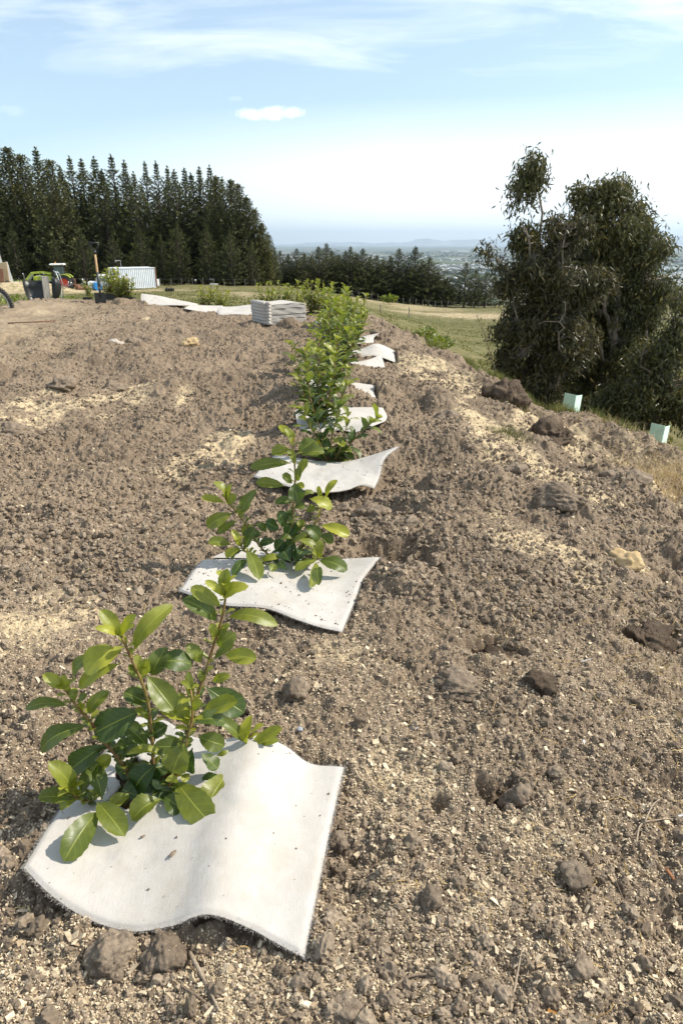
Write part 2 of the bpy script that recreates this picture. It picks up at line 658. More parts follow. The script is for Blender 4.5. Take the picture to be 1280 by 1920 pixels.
def plain_material():
    m, N = newmat('farmland_plain')
    g = N.n('ShaderNodeNewGeometry')
    pos = g.outputs['Position']
    v = N.n('ShaderNodeTexVoronoi')
    v.distance = 'CHEBYCHEV'
    v.inputs['Scale'].default_value = 0.0026
    mp_ = N.n('ShaderNodeMapping')
    mp_.inputs['Scale'].default_value = (1, .6, 1)
    mp_.inputs['Rotation'].default_value = (0, 0, .5)
    N.l(pos, mp_.inputs[0])
    N.l(mp_.outputs[0], v.inputs['Vector'])
    s = N.n('ShaderNodeSeparateColor')
    N.l(v.outputs['Color'], s.inputs[0])
    c = N.ramp(s.outputs[0], [(0, (.035, .05, .032)), (.25, (.07, .09, .04)), (.5, (.11, .12, .07)), (.7, (.20, .18, .13)), (.9, (.09, .085, .075)), (1, (.045, .06, .035))], 'CONSTANT')
    n = N.noise(pos, .004, 8, .8)
    c = N.mix(N.ramp(n, [(.5, 0.0), (.62, .8)]), c, (.035, .05, .025))
    n2_ = N.noise(mp_.outputs[0], .011, 6, .8)
    c = N.mix(N.ramp(n2_, [(.6, 0.0), (.68, .7)]), c, (.32, .30, .27))
    return finish(m, N, bsdf(N, c, .9, 0, .1))


M = {
    'ground': ground_material(), 'clod': clod_material(), 'felt': felt_material(),
    'crumb': crumb_material('loose_soil_crumbs', (.16, .122, .086), (.345, .273, .196)),
    'chip': crumb_material('dry_wood_chips', (.36, .27, .17), (.80, .67, .47)),
    'tanclod': crumb_material('sawdust_lump', (.40, .28, .14), (.6, .45, .26)),
    'leaf': leaf_material('glossy_shrub_leaf', (.040, .078, .016), (.40, .39, .04), .33, .34),
    'stem': bark_material('reddish_green_stem', (.19, .085, .04), (.24, .2, .07), 60),
    'twig': bark_material('dry_twig', (.14, .10, .07), (.26, .2, .14), 60),
    'root': bark_material('pale_root', (.26, .2, .14), (.42, .34, .25), 60),
    'pine': blade_material('pine_needles', (.020, .023, .010), (.045, .054, .016), (.165, .175, .042), .14),
    'cypress': blade_material('olive_conifer_foliage', (.04, .048, .018), (.08, .085, .03), (.15, .145, .045), .15),
    'pinebark': bark_material('pine_bark', (.05, .038, .03), (.12, .09, .07)),
    'gum': blade_material('gum_leaves', (.045, .052, .022), (.10, .10, .036), (.24, .20, .065), .28, .38),
    'gumbrown': blade_material('rusty_gum_leaves', (.042, .042, .019), (.088, .078, .032), (.20, .16, .055), .25, .38),
    'gumbark': bark_material('pale_gum_bark', (.12, .095, .07), (.30, .25, .19)),
    'grass': blade_material('green_grass_blades', (.085, .105, .025), (.17, .18, .05), (.34, .28, .11), .35),
    'drygrass': blade_material('dry_straw_grass', (.30, .20, .09), (.52, .38, .19), (.70, .56, .33), .3),
    'guard': simple('pale_green_corflute', (.55, .72, .57), .4, 0, .08, 20),
    'stake': bark_material('weathered_stake', (.26, .235, .20), (.46, .42, .365), 30),
    'fence': bark_material('fence_post_wood', (.14, .12, .10), (.30, .27, .23), 8),
    'wire': simple('galvanised_wire', (.35, .35, .34), .5, .6),
    'black': simple('black_plastic', (.018, .019, .018), .45, 0, .2, 20),
    'blacksteel': simple('black_steel', (.03, .031, .031), .4, .3, .2, 20, (.12, .09, .065)),
    'ash': bark_material('ash_handle_wood', (.38, .235, .12), (.52, .35, .19), 25),
    'galv': simple('galvanised_tube', (.50, .52, .53), .35, .8, .12, 20),
    'rubber': simple('tyre_rubber', (.035, .032, .029), .85, 0, .25, 30, (.13, .10, .075)),
    'lime': simple('lime_tractor_paint', (.40, .47, .06), .4, 0, .08, 3),
    'red': simple('red_rim_paint', (.62, .07, .035), .45, 0, .1, 3),
    'white': simple('white_paint', (.78, .78, .76), .45, 0, .06, 4, (.5, .45, .38)),
    'glass': simple('tinted_glass', (.08, .12, .12), .08, 0, .1, 2),
    'dark': simple('dark_metal', (.035, .032, .03), .55, .2, .2, 5, (.14, .085, .05)),
    'container': corrugated_paint(),
    'rust': simple('rusty_steel', (.22, .105, .06), .8, .2, .3, 5),
    'blue': simple('blue_plastic', (.02, .2, .48), .4, 0, .1, 4),
    'amber': simple('amber_lens', (.8, .28, .03), .3, 0, .1, 4),
    'ply': bark_material('plywood', (.46, .32, .17), (.66, .5, .31), 3),
    'whitewood': bark_material('whitewashed_boards', (.58, .56, .52), (.8, .78, .74), 3),
    'plain': plain_material(),
    'roofs': simple('town_walls', (.82, .80, .78), .7, 0, .3, .01),
    'wood_far': simple('distant_trees', (.03, .042, .022), .9, 0, .4, .02),
    'mount': simple('far_mountain', (.16, .17, .17), .9, 0, .3, .0004, (.8, .82, .85)),
    'rind': simple('weathered_bark', (.30, .12, .045), .8, 0, .3, 30),
    'turf': None,
    'stone': simple('pale_stone', (.36, .31, .26), .85, 0, .15, 30),
    'pebble': simple('grey_pebble', (.30, .31, .32), .6, 0, .15, 40),
    'cardleaf': simple('dry_orange_leaf', (.55, .26, .06), .7, 0, .2, 60),
}

M['turf'] = turf_material()

# ------------------------------------------------------------------ wool mats: outlines first, so that the soil can be pressed under them
# every edge is a list of (u, v, height above the soil); corners are shared
MATS = [
    dict(name='m1', front=[(45, 1630, .035), (95, 1680, .03), (160, 1722, .015), (250, 1748, .01), (325, 1738, .025), (385, 1718, .05), (470, 1745, .035), (520, 1772, .025), (570, 1798, .02)],
         right=[(570, 1798, .02), (590, 1700, .03), (612, 1590, .025), (645, 1441, .02)],
         back=[(225, 1348, .02), (300, 1352, .03), (370, 1385, .05), (420, 1390, .055), (480, 1382, .07), (530, 1400, .05), (575, 1432, .02), (645, 1441, .02)],
         left=[(45, 1630, .035), (100, 1540, .02), (150, 1470, .02), (205, 1405, .03), (225, 1348, .02)],
         hole=(268, 1490, .062), label='large white wool felt mat around the nearest shrub, its front edge rippled'),
    dict(name='m2', front=[(337, 1110, .02), (420, 1136, .02), (500, 1143, .03), (560, 1165, .03), (600, 1178, .02), (641, 1187, .015)],
         right=[(641, 1187, .015), (663, 1135, .02), (683, 1085, .02), (713, 1047, .04)],
         back=[(380, 1053, .03), (450, 1052, .015), (520, 1050, .015), (600, 1050, .01), (660, 1049, .02), (713, 1047, .04)],
         left=[(337, 1110, .02), (355, 1085, .03), (366, 1068, .03), (380, 1053, .03)],
         hole=(545, 1056, .035), flap=[(396, 1047, .02), (560, 1049, .01), (575, 1030, .01), (488, 1010, .04)],
         label='speckled white felt mat around the second shrub from the camera'),
    dict(name='m3', front=[(476, 895, .02), (520, 908, .02), (560, 918, .02), (590, 924, .02), (650, 920, .02), (680, 911, .03), (701, 917, .015)],
         right=[(701, 917, .015), (712, 893, .05), (718, 868, .10), (748, 839, .14)],
         back=[(516, 854, .02), (560, 862, .03), (610, 868, .02), (650, 868, .03), (690, 858, .07), (748, 839, .14)],
         left=[(476, 895, .02), (490, 880, .03), (505, 865, .03), (516, 854, .02)],
         hole=None, label='white felt mat with its right corner curled up, third from the camera'),
    dict(name='m4', front=[(560, 806, .02), (600, 812, .03), (640, 808, .02), (665, 813, .02)],
         right=[(665, 813, .02), (700, 800, .05), (725, 786, .03), (718, 766, .03)],
         back=[(553, 770, .02), (600, 768, .03), (660, 765, .03), (718, 766, .03)],
         left=[(560, 806, .02), (556, 790, .03), (553, 770, .02)], hole=None,
         label='white felt mat seen behind the third shrub, fourth from the camera'),
    dict(name='m5', front=[(575, 738, .02), (620, 742, .03), (660, 744, .04), (706, 752, .015)],
         right=[(706, 752, .015), (701, 738, .03), (703, 724, .03)],
         back=[(572, 712, .02), (630, 718, .03), (657, 719, .03), (703, 724, .03)],
         left=[(575, 738, .02), (573, 725, .03), (572, 712, .02)], hole=None,
         label='white felt mat with a concave right side, fifth from the camera'),
    dict(name='m6', front=[(605, 688, .02), (640, 688, .03), (680, 689, .03), (722, 691, .01)],
         right=[(722, 691, .01), (718, 678, .04), (714, 667, .06)],
         back=[(607, 669, .02), (640, 679, .03), (670, 680, .04), (714, 667, .06)],
         left=[(605, 688, .02), (607, 669, .02)], hole=None,
         label='white felt wedge overlapping the mat behind it, sixth from the camera'),
    dict(name='m7', front=[(618, 666, .02), (670, 671, .03), (700, 668, .05), (740, 680, .01)],
         right=[(740, 680, .01), (740, 670, .02), (739, 659, .03)],
         back=[(620, 652, .02), (680, 655, .05), (704, 646, .09), (739, 659, .03)],
         left=[(618, 666, .02), (620, 652, .02)], hole=None,
         label='white felt mat stretching furthest to the right, with a peaked fold'),
    dict(name='m8', front=[(640, 648, .02), (670, 645, .03), (700, 643, .02)],
         right=[(700, 643, .02), (702, 632, .06), (712, 624, .10)],
         back=[(640, 632, .03), (680, 632, .06), (712, 624, .10)],
         left=[(640, 648, .02), (640, 632, .03)], hole=None,
         label='small white felt mat with one corner lifted behind the peaked one'),
    dict(name='m9', front=[(640, 628, .01), (679, 626, .01)], right=[(679, 626, .01), (677, 600, .12)],
         back=[(640, 612, .05), (677, 600, .12)], left=[(640, 628, .01), (640, 612, .05)], hole=None,
         label='white felt mat standing up on edge among the far shrubs'),
    dict(name='m10', front=[(603, 626, .01), (625, 627, .02), (645, 628, .01)], right=[(645, 628, .01), (640, 612, .03)],
         back=[(612, 610, .04), (640, 612, .03)], left=[(603, 626, .01), (609, 620, .03), (612, 610, .04)], hole=None,
         label='crumpled white felt mat at the left foot of the far shrubs'),
    dict(name='m11', front=[(584, 608, .01), (600, 607, .03), (620, 608, .01)], right=[(620, 608, .01), (615, 597, .03)],
         back=[(594, 598, .04), (615, 597, .03)], left=[(584, 608, .01), (590, 603, .02), (594, 598, .04)], hole=None,
         label='crumpled white felt mat just right of the stacked mats'),
    dict(name='r1', Y=(10.9, 11.25), front=[(271, 572, .02), (300, 573, .03), (340, 573, .02), (372, 574, .01)],
         right=[(372, 574, .01), (371, 571, .02)],
         back=[(265, 551, .13), (300, 556, .12), (330, 563, .07), (371, 571, .02)],
         left=[(271, 572, .02), (265, 562, .10), (265, 551, .13)], hole=None,
         label='cream felt mat lying tilted on the crest right of the potted trays'),
    dict(name='r2', Y=(10.5, 11.0), front=[(345, 579, .01), (375, 585, .02), (410, 588, .02), (420, 588, .02)],
         right=[(420, 588, .02), (418, 574, .04)],
         back=[(355, 573, .02), (385, 574, .03), (418, 574, .04)],
         left=[(345, 579, .01), (355, 573, .02)], hole=None,
         label='half buried white felt mat in the middle of the back row'),
    dict(name='r3', Y=(10.2, 10.9), front=[(408, 592, .01), (440, 590, .02), (470, 591, .02), (502, 590, .01)],
         right=[(502, 590, .01), (502, 573, .03)],
         back=[(412, 576, .05), (440, 576, .05), (470, 572, .06), (502, 573, .03)],
         left=[(408, 592, .01), (409, 583, .04), (412, 576, .05)], hole=None,
         label='white felt mat lying just left of the stacked mats'),
]


def resample(P, n):
    P = np.array(P)
    # Catmull-Rom through the points, evenly spread
    L = np.r_[0, np.cumsum(np.linalg.norm(np.diff(P, axis=0), axis=1))]
    L /= L[-1]
    t = np.linspace(0, 1, n)
    if len(P) < 3:
        return np.array([np.interp(t, L, P[:, k]) for k in range(3)]).T
    T = np.gradient(P, L, axis=0)
    i = np.clip(np.searchsorted(L, t, side='right') - 1, 0, len(P) - 2)
    h = (L[i + 1] - L[i])[:, None]
    s = ((t - L[i])[:, None]) / h
    return ((2 * s ** 3 - 3 * s ** 2 + 1) * P[i] + (s ** 3 - 2 * s ** 2 + s) * h * T[i] + (-2 * s ** 3 + 3 * s ** 2) * P[i + 1] + (s ** 3 - s ** 2) * h * T[i + 1])


def coons(md, nu, nv, seed):
    if 'Y' in md:
        Y0, Y1 = md['Y']
        W3 = lambda e, a, c: [tuple(at(u, v, a + (c - a) * k / (len(e) - 1))) for k, (u, v, h) in enumerate(e)]
        f, b = resample(W3(md['front'], Y0, Y0), nu), resample(W3(md['back'], Y1, Y1), nu)
        l, r = resample(W3(md['left'], Y0, Y1), nv), resample(W3(md['right'], Y0, Y1), nv)
    else:
        W3 = lambda e: [tuple(on_ground(u, v, h)) for (u, v, h) in e]
        f, b = resample(W3(md['front']), nu), resample(W3(md['back']), nu)
        l, r = resample(W3(md['left']), nv), resample(W3(md['right']), nv)
    s = np.linspace(0, 1, nu)[None, :, None]
    t = np.linspace(0, 1, nv)[:, None, None]
    G = (1 - t) * f[None] + t * b[None] + (1 - s) * l[:, None] + s * r[:, None]
    G -= (1 - s) * (1 - t) * f[0] + s * (1 - t) * f[-1] + (1 - s) * t * b[0] + s * t * b[-1]
    w = (4 * s * (1 - s) * 4 * t * (1 - t))[..., 0] ** .6
    x, y = G[..., 0], G[..., 1]
    G[..., 2] += w * (0.018 * fbm(x * 5, y * 5, 2, seed) + .004 * fbm(x * 22, y * 22, 2, seed + 5))
    return G


for i, md in enumerate(MATS):
    near = i < 3
    md['G'] = coons(md, 90 if near else 36, 90 if near else 30, 40 + i)
    if md.get('flap'):
        a, b, c, d = [np.array(tuple(on_ground(u, v, h))) for (u, v, h) in md['flap']]
        s = np.linspace(0, 1, 40)[None, :, None]
        t = np.linspace(0, 1, 14)[:, None, None]
        md['G2'] = (1 - s) * (1 - t) * a + s * (1 - t) * b + s * t * c + (1 - s) * t * d

# ------------------------------------------------------------------ ground sheet
APEX = 1.5
rows1 = np.geomspace(0.9, 14 + APEX, 1500) - APEX
rows2 = np.concatenate([np.geomspace(14 + APEX, 165, 620)[1:] - APEX, np.geomspace(165, 1400, 50)[1:] - APEX])
ROWS = np.concatenate([[-1.4], rows1, rows2])
NC = 1250
SS = np.linspace(-0.85, 0.85, NC)
# more columns where the camera looks
SS = np.sign(SS) * (np.abs(SS) * 0.72 + 0.28 * np.abs(SS) ** 3 / 0.85 ** 2)
SS = np.sort(SS)
GX = ((ROWS[:, None] + APEX) * SS[None, :])
GY = np.repeat(ROWS[:, None], NC, axis=1)
print('ground verts', GX.size)

gp = lambda u, v: on_ground(u, v)
SAW = [(790, 695, 45), (850, 735, 35), (900, 800, 45), (950, 850, 55), (1010, 880, 55), (1080, 915, 60), (1130, 935, 45), (870, 720, 30),
       (1050, 800, 45), (980, 800, 35), (1080, 1040, 40), (1110, 1090, 45), (1180, 1045, 25), (1240, 870, 60), (960, 1000, 60),
       (90, 762, 60), (150, 752, 60), (230, 740, 50), (340, 745, 20), (20, 775, 35), (355, 635, 16), (290, 880, 18), (270, 600, 10),
       (60, 1190, 110), (150, 1160, 60), (420, 840, 60), (330, 870, 40), (880, 1230, 60), (690, 1400, 130), (760, 1480, 130),
       (1000, 1560, 110), (700, 1650, 140), (120, 1850, 150), (420, 1870, 150), (900, 1720, 110), (1100, 1290, 60), (640, 1230, 70), (560, 680, 30),
       (640, 1870, 130), (760, 1560, 90), (820, 1850, 120), (1180, 1840, 80), (1240, 1340, 60)]


def masks(x, y):
    n = fbm(x * 1.9, y * 1.9, 4, 3)
    saw = np.zeros(x.shape)
    for (u, v, r) in SAW:
        p = gp(u, v)
        q = gp(u + r, v)
        q2 = gp(u, v + r * .7)
        rr = max(.05, (abs(q.x - p.x)))
        ry = max(.05, abs(p.y - q2.y))
        e = ((x - p.x) / rr) ** 2 + ((y - p.y) / ry) ** 2
        saw = np.maximum(saw, np.exp(-e * .8) * (1.0 if v < 1200 else .62) * (1.25 if u > 750 and v < 1150 else 1))
    saw = np.clip(saw * (0.95 + 1.5 * fbm(x * 6, y * 6, 4, 9)), 0, 1)
    xe = np.interp(y, [0, 3, 5.05, 5.65, 6.25, 7.8, 10.5, 12.6], [4.2, 3.6, 2.75, 2.25, 1.8, 1.45, .8, .3])
    gr = np.maximum(sst(12.2, 12.9, y + n * .8), sst(0.0, .35, x - xe + n * .5))
    gr = np.maximum(gr, 0.0)
    # dirt track on the left and bare tracks in the field
    tan = np.zeros(x.shape)

    def blob(u, v, du, Y0, Y1, amp):
        p = at(u, v, (Y0 + Y1) / 2)
        rr = du / F * (Y0 + Y1) / 2
        e = ((x - p.x) / rr) ** 2 + ((y - (Y0 + Y1) / 2) / ((Y1 - Y0) / 2)) ** 2
        return amp * np.clip(1.6 * np.exp(-e) + .9 * fbm(x * .5, y * .5, 4, 21) * np.exp(-e * .5), 0, 1)
    for b in ((50, 545, 130, 44, 68, 1), (210, 540, 150, 62, 76, .9), (480, 555, 50, 40, 52, .5), (740, 590, 90, 96, 112, .75), (850, 592, 110, 78, 92, .95), (660, 580, 60, 95, 110, .6),
              (560, 570, 80, 30, 40, .35)):
        tan = np.maximum(tan, blob(*b))
    p = gp(30, 640)
    trk = .38 * np.exp(-(((x + 4.2 + .1 * (y - 9)) / 1.1) ** 2)) * sst(6.0, 7.5, y) * (1 - sst(10.5, 11.5, y))
    tan = np.maximum(tan, trk)
    # bare bank beyond the crest at the far left
    q = at(38, 572, 18)
    bare = np.exp(-(((x - q.x) / 1.2) ** 2 + ((y - 18) / 2.6) ** 2))
    gr = gr * (1 - np.clip(bare * 1.6, 0, 1))
    return gr, saw, tan


mg, ms, mt = masks(GX, GY)
soil = 1 - mg
GZ = base_z(GX, GY)
nearmask = (GY < 14)
wx = GX + .022 * fbm(GX * 28, GY * 28, 4, 70)
wy = GY + .022 * fbm(GX * 28 + 5, GY * 28, 4, 71)
und = .13 * fbm(GX * .9, GY * .9, 3, 1) + .105 * fbm(GX * 2.4, GY * 2.8, 3, 2)
und = und * (0.35 + .65 * sst(1.6, 4, GY)) * (1 - .85 * sst(7.8, 10, GY))
und = und - .10 * np.maximum(0, fbm(GX * 2.3 + 40, GY * 4.2, 4, 33, .6) - .30) * (1 - sst(8, 10, GY))
rg = .5 + 1.1 * (fbm(GX * 1.6, GY * 1.6, 3, 31) + .35)
rough = .017 * fbm(GX * 8, GY * 11, 4, 5) + (.012 * fbm(GX * 38, GY * 38, 4, 6, .62)) * (.6 + .5 * sst(1.5, 4, GY)) + .010 * fbm(GX * 95, GY * 95, 3, 7, .6)
lump = clods(wx, wy, .21, .10, 100) * .5 * np.clip(rg, .2, 1.4)
lump = lump + clods(wx * 1.1, wy, .09, .16, 110) * .5 * np.clip(rg, .3, 1.3)
lump = lump + clods(wx, wy * 1.05, .04, .3, 120) * .5
lump = lump + clods(wx, wy, .022, .75, 130) * (.5 + .5 * sst(1.6, 4, GY)) + .006 * fbm(GX * 120, GY * 120, 3, 75)
calm = 1 - .6 * np.clip(ms * 1.2, 0, 1)
tr_ = np.clip(mt * 2.4, 0, 1)
GZ = GZ + nearmask * soil * (und + (rough + lump) * calm * (1 - .75 * tr_))
GZ = GZ + nearmask * mg * (und * .6 + .03 * fbm(GX * 8, GY * 8, 4, 50))
far = ~nearmask
GZ = GZ + far * (.10 * fbm(GX * .8, GY * .8, 4, 60) + .45 * fbm(GX * .11, GY * .11, 3, 61)) * (GY < 150)
# bigger broken ground along the right shoulder
xs = np.interp(GY, [2, 3, 5, 6, 8], [2.3, 2.1, 1.9, 1.5, 1.1])
sh = np.exp(-((GX - xs) / .7) ** 2) * (GY > .5) * (GY < 11)
GZ = GZ + sh * (.15 * np.abs(fbm(GX * 3.1, GY * 3.1, 4, 81)) - .10 + .05 * fbm(GX * 9, GY * 9, 4, 82)) * .9
# holes and hollows seen in the photo
for (u, v, rr, dep) in ((740, 1040, .11, .15), (765, 1050, .06, .08), (660, 960, .05, .04), (930, 1485, .03, .06), (950, 1500, .03, .04), (820, 1510, .018, .04), (925, 1215, .05, .08), (350, 735, .10, .05), (60, 985, .1, .05), (562, 612, .22, .05),
                        (1125, 850, .15, .18), (250, 1470, .07, .015), (1230, 1180, .09, .07)):
    p = gp(u, v)
    e = ((GX - p.x + rr * 1.2 * fbm(GX / rr * .9, GY / rr * .9, 3, 15)) / (rr * 1.4)) ** 2 + ((GY - p.y + rr * fbm(GX / rr + 9, GY / rr, 3, 16)) / rr) ** 2
    GZ = GZ - dep * np.exp(-e * e)
GZ = GZ - .05 * np.exp(-(((GX + 3.55) / .75) ** 2) ** 2 - ((GY - 10.4) / .9) ** 4)
# sand heap far left, mound
for (u, v, Y, rr, ry, hh) in ((15, 545, 52, 2.4, 4, .9), (100, 545, 56, 1.6, 3, .5)):
    p = at(u, v, Y)
    GZ = GZ + hh * np.exp(-(((GX - p.x) / rr) ** 2 + ((GY - Y) / ry) ** 2))
q = at(30, 570, 18)
GZ = GZ + .35 * np.exp(-(((GX - q.x) / 2.2) ** 2 + ((GY - 18) / 2.) ** 2))
# press the soil down under the mats
for md in MATS:
    for key in ('G', 'G2'):
        if key not in md:
            continue
        G = md[key]
        dense = G
        cs = max(.006, .004 * float(G[..., 1].mean()) * 1.5)
        for _ in range(2):
            a = (dense[:-1] + dense[1:]) / 2
            d2 = np.empty((dense.shape[0] * 2 - 1, dense.shape[1], 3)); d2[0::2] = dense; d2[1::2] = a
            a = (d2[:, :-1] + d2[:, 1:]) / 2
            d3 = np.empty((d2.shape[0], d2.shape[1] * 2 - 1, 3)); d3[:, 0::2] = d2; d3[:, 1::2] = a
            dense = d3
        x0, y0 = dense[..., 0].min() - cs, dense[..., 1].min() - cs
        nx = int((dense[..., 0].max() - x0) / cs) + 2
        ny = int((dense[..., 1].max() - y0) / cs) + 2
        Z = np.full((nx, ny), 1e9)
        np.minimum.at(Z, (((dense[..., 0] - x0) / cs).astype(int), ((dense[..., 1] - y0) / cs).astype(int)), dense[..., 2])
        sel = np.where((GX > x0) & (GX < x0 + nx * cs) & (GY > y0) & (GY < y0 + ny * cs))
        zi = Z[np.clip(((GX[sel] - x0) / cs).astype(int), 0, nx - 1), np.clip(((GY[sel] - y0) / cs).astype(int), 0, ny - 1)]
        GZ[sel] = np.minimum(GZ[sel], zi - .012)


def ground_h(x, y):
    x, y = np.asarray(x, float), np.asarray(y, float)
    j = np.clip(np.searchsorted(ROWS, y) - 1, 0, len(ROWS) - 2)
    fy = np.clip((y - ROWS[j]) / (ROWS[j + 1] - ROWS[j]), 0, 1)
    s = x / (y + APEX)
    i = np.clip(np.searchsorted(SS, s) - 1, 0, NC - 2)
    fx = np.clip((s - SS[i]) / (SS[i + 1] - SS[i]), 0, 1)
    return (GZ[j, i] * (1 - fx) + GZ[j, i + 1] * fx) * (1 - fy) + (GZ[j + 1, i] * (1 - fx) + GZ[j + 1, i + 1] * fx) * fy


idx = np.arange(GX.size).reshape(GX.shape)
quads = np.stack([idx[:-1, :-1], idx[:-1, 1:], idx[1:, 1:], idx[1:, :-1]], -1).reshape(-1, 4)
gb_ = MB()
gb_.add(np.stack([GX, GY, GZ], -1).reshape(-1, 3), quads, np.stack([mg, ms, mt], -1).reshape(-1, 3))
tag(gb_.obj('ground', M['ground'], smooth=True, attrs=True), kind='structure')
del gb_, quads, idx, wx, wy, lump, rough, und

# far plain, woods, town, mountains
pb = MB()
ys = np.geomspace(700, 62000, 60)
PX = ys[:, None] * np.linspace(-1.1, 1.1, 40)[None]
PY = np.repeat(ys[:, None], 40, 1)
ii = np.arange(PX.size).reshape(PX.shape)
pb.add(np.stack([PX, PY, np.full(PX.shape, -180.)], -1).reshape(-1, 3), np.stack([ii[:-1, :-1], ii[:-1, 1:], ii[1:, 1:], ii[1:, :-1]], -1).reshape(-1, 4))
tag(pb.obj('plain', M['plain'], smooth=True), kind='structure')
del pb


def scatter_boxes(n, y0, y1, sz, hz, seed):
    r = np.random.default_rng(seed)
    mb = MB()
    y = np.exp(r.uniform(np.log(y0), np.log(y1), n))
    x = y * r.uniform(-.35, .62, n)
    k = fbm(x * .0012, y * .0006, 3, seed) > -.05
    for X, Y in zip(x[k], y[k]):
        a, b, c = r.uniform(*sz), r.uniform(*sz), r.uniform(*hz)
        mb.box((X, Y, -180 + c / 2), (a, b, c), Matrix.Rotation(r.uniform(0, 3), 4, 'Z'))
    return mb


tag(scatter_boxes(6500, 1900, 12000, (9, 26), (4, 8), 5).obj('distant_town', M['roofs']), 'distant pale houses and sheds spread over the hazy plain', 'town', kind='stuff')


def tree_lumps(n, seed):
    r = np.random.default_rng(seed)
    mb = MB()
    t = (1 + 5 ** .5) / 2
    iv = np.array([(-1, t, 0), (1, t, 0), (-1, -t, 0), (1, -t, 0), (0, -1, t), (0, 1, t), (0, -1, -t), (0, 1, -t), (t, 0, -1), (t, 0, 1), (-t, 0, -1), (-t, 0, 1)]) / 1.9
    fi = np.array([(0, 11, 5), (0, 5, 1), (0, 1, 7), (0, 7, 10), (0, 10, 11), (1, 5, 9), (5, 11, 4), (11, 10, 2), (10, 7, 6), (7, 1, 8), (3, 9, 4), (3, 4, 2), (3, 2, 6), (3, 6, 8), (3, 8, 9), (4, 9, 5), (2, 4, 11), (6, 2, 10), (8, 6, 7), (9, 8, 1)])
    y = np.exp(r.uniform(np.log(1800), np.log(16000), n))
    x = y * r.uniform(-.35, .62, n)
    k = fbm(x * .0016 + 9, y * .0009, 3, seed) > 0.02
    for X, Y in zip(x[k], y[k]):
        s = r.uniform(6, 15)
        V = iv * (s * r.uniform(.8, 3.5 if Y > 4000 else 1.5), s, s * .8) * r.uniform(.7, 1.3, (12, 1)) + (X, Y, -180 + s * .5)
        mb.add(V, fi)
    return mb


tag(tree_lumps(7000, 8).obj('distant_woods', M['wood_far'], smooth=True), 'dark clumps and lines of trees spread over the far plain', 'woods', kind='stuff')
for k, (u, v, w) in enumerate(((868, 462, 22), (905, 459, 26), (835, 466, 14), (938, 461, 12))):
    d = pix_dir(u, v)
    t = (-180 - CAM_H) / d.z if d.z < 0 else 20000
    t = min(t, 15000)
    mb = MB()
    wid = w / F * t * .9
    mb.box((0, 0, 9), (wid, wid * .25, 18))
    mb.box((0, 0, 20), (wid * 1.02, wid * .27, 4), taper=(1, .1))
    o = mb.obj('warehouse', M['white'])
    o.location = (d.x * t, d.y * t, -180)
    tag(o, ('long white warehouse far out on the plain left of the gum trees', 'widest white warehouse on the far plain', 'smallest white shed of the warehouse row on the plain', 'white warehouse on the plain closest to the gum trees')[k], 'warehouse', 'warehouses on the plain')

mb = MB()
nx = 500
X = np.linspace(-62000, 62000, nx)
prof = 160 + 560 * np.clip(.34 + fbm(X / 9000, X * 0 + 2, 5, 90, .55), 0, 2) + 170 * fbm(X / 1500, X * 0, 5, 91, .6)
prof *= np.interp(X, [-62000, -9000, -2000, 8000, 20000, 62000], [.5, .25, .8, 1.05, 1.25, 1.2])
prof = np.clip(prof, 40, 820)
layers = []
for d, hfac in ((0, 0), (2500, .35), (4500, .8), (6000, 1.0), (8500, .6), (11000, 0)):
    rid = 1 + .25 * fbm(X / 1800, X * 0 + d / 900, 4, 92)
    layers.append(np.stack([X, np.full(nx, 47000. + d), -200 + 180 * (hfac > 0) * 0 + prof * hfac * rid * 1.15 + (20 if hfac == 0 else 0)], -1))
Lr = np.stack(layers)
ii = np.arange(Lr.shape[0] * nx).reshape(Lr.shape[0], nx)
mb.add(Lr.reshape(-1, 3), np.stack([ii[:-1, :-1], ii[:-1, 1:], ii[1:, 1:], ii[1:, :-1]], -1).reshape(-1, 4))
tag(mb.obj('mountains', M['mount'], smooth=True), kind='structure')

# ------------------------------------------------------------------ loose crumbs, chips (stuff)
t_ = (1 + 5 ** .5) / 2
ICO = np.array([(-1, t_, 0), (1, t_, 0), (-1, -t_, 0), (1, -t_, 0), (0, -1, t_), (0, 1, t_), (0, -1, -t_), (0, 1, -t_), (t_, 0, -1), (t_, 0, 1), (-t_, 0, -1), (-t_, 0, 1)]) / 1.902
ICF = np.array([(0, 11, 5), (0, 5, 1), (0, 1, 7), (0, 7, 10), (0, 10, 11), (1, 5, 9), (5, 11, 4), (11, 10, 2), (10, 7, 6), (7, 1, 8), (3, 9, 4), (3, 4, 2), (3, 2, 6), (3, 6, 8), (3, 8, 9), (4, 9, 5), (2, 4, 11), (6, 2, 10), (8, 6, 7), (9, 8, 1)])


def subdiv(V, Fc):
    V = [tuple(v) for v in V]
    cache = {}

    def mid(a, b):
        k = (min(a, b), max(a, b))
        if k not in cache:
            p = (np.array(V[a]) + np.array(V[b])) / 2
            p /= np.linalg.norm(p)
            V.append(tuple(p))
            cache[k] = len(V) - 1
        return cache[k]
    out = []
    for a, b, c in Fc:
        ab, bc, ca = mid(a, b), mid(b, c), mid(c, a)
        out += [(a, ab, ca), (b, bc, ab), (c, ca, bc), (ab, bc, ca)]
    return np.array(V), np.array(out)


I1V, I1F = subdiv(ICO, ICF)
I2V, I2F = subdiv(I1V, I1F)
I3V, I3F = subdiv(I2V, I2F)
I4V, I4F = subdiv(I3V, I3F)


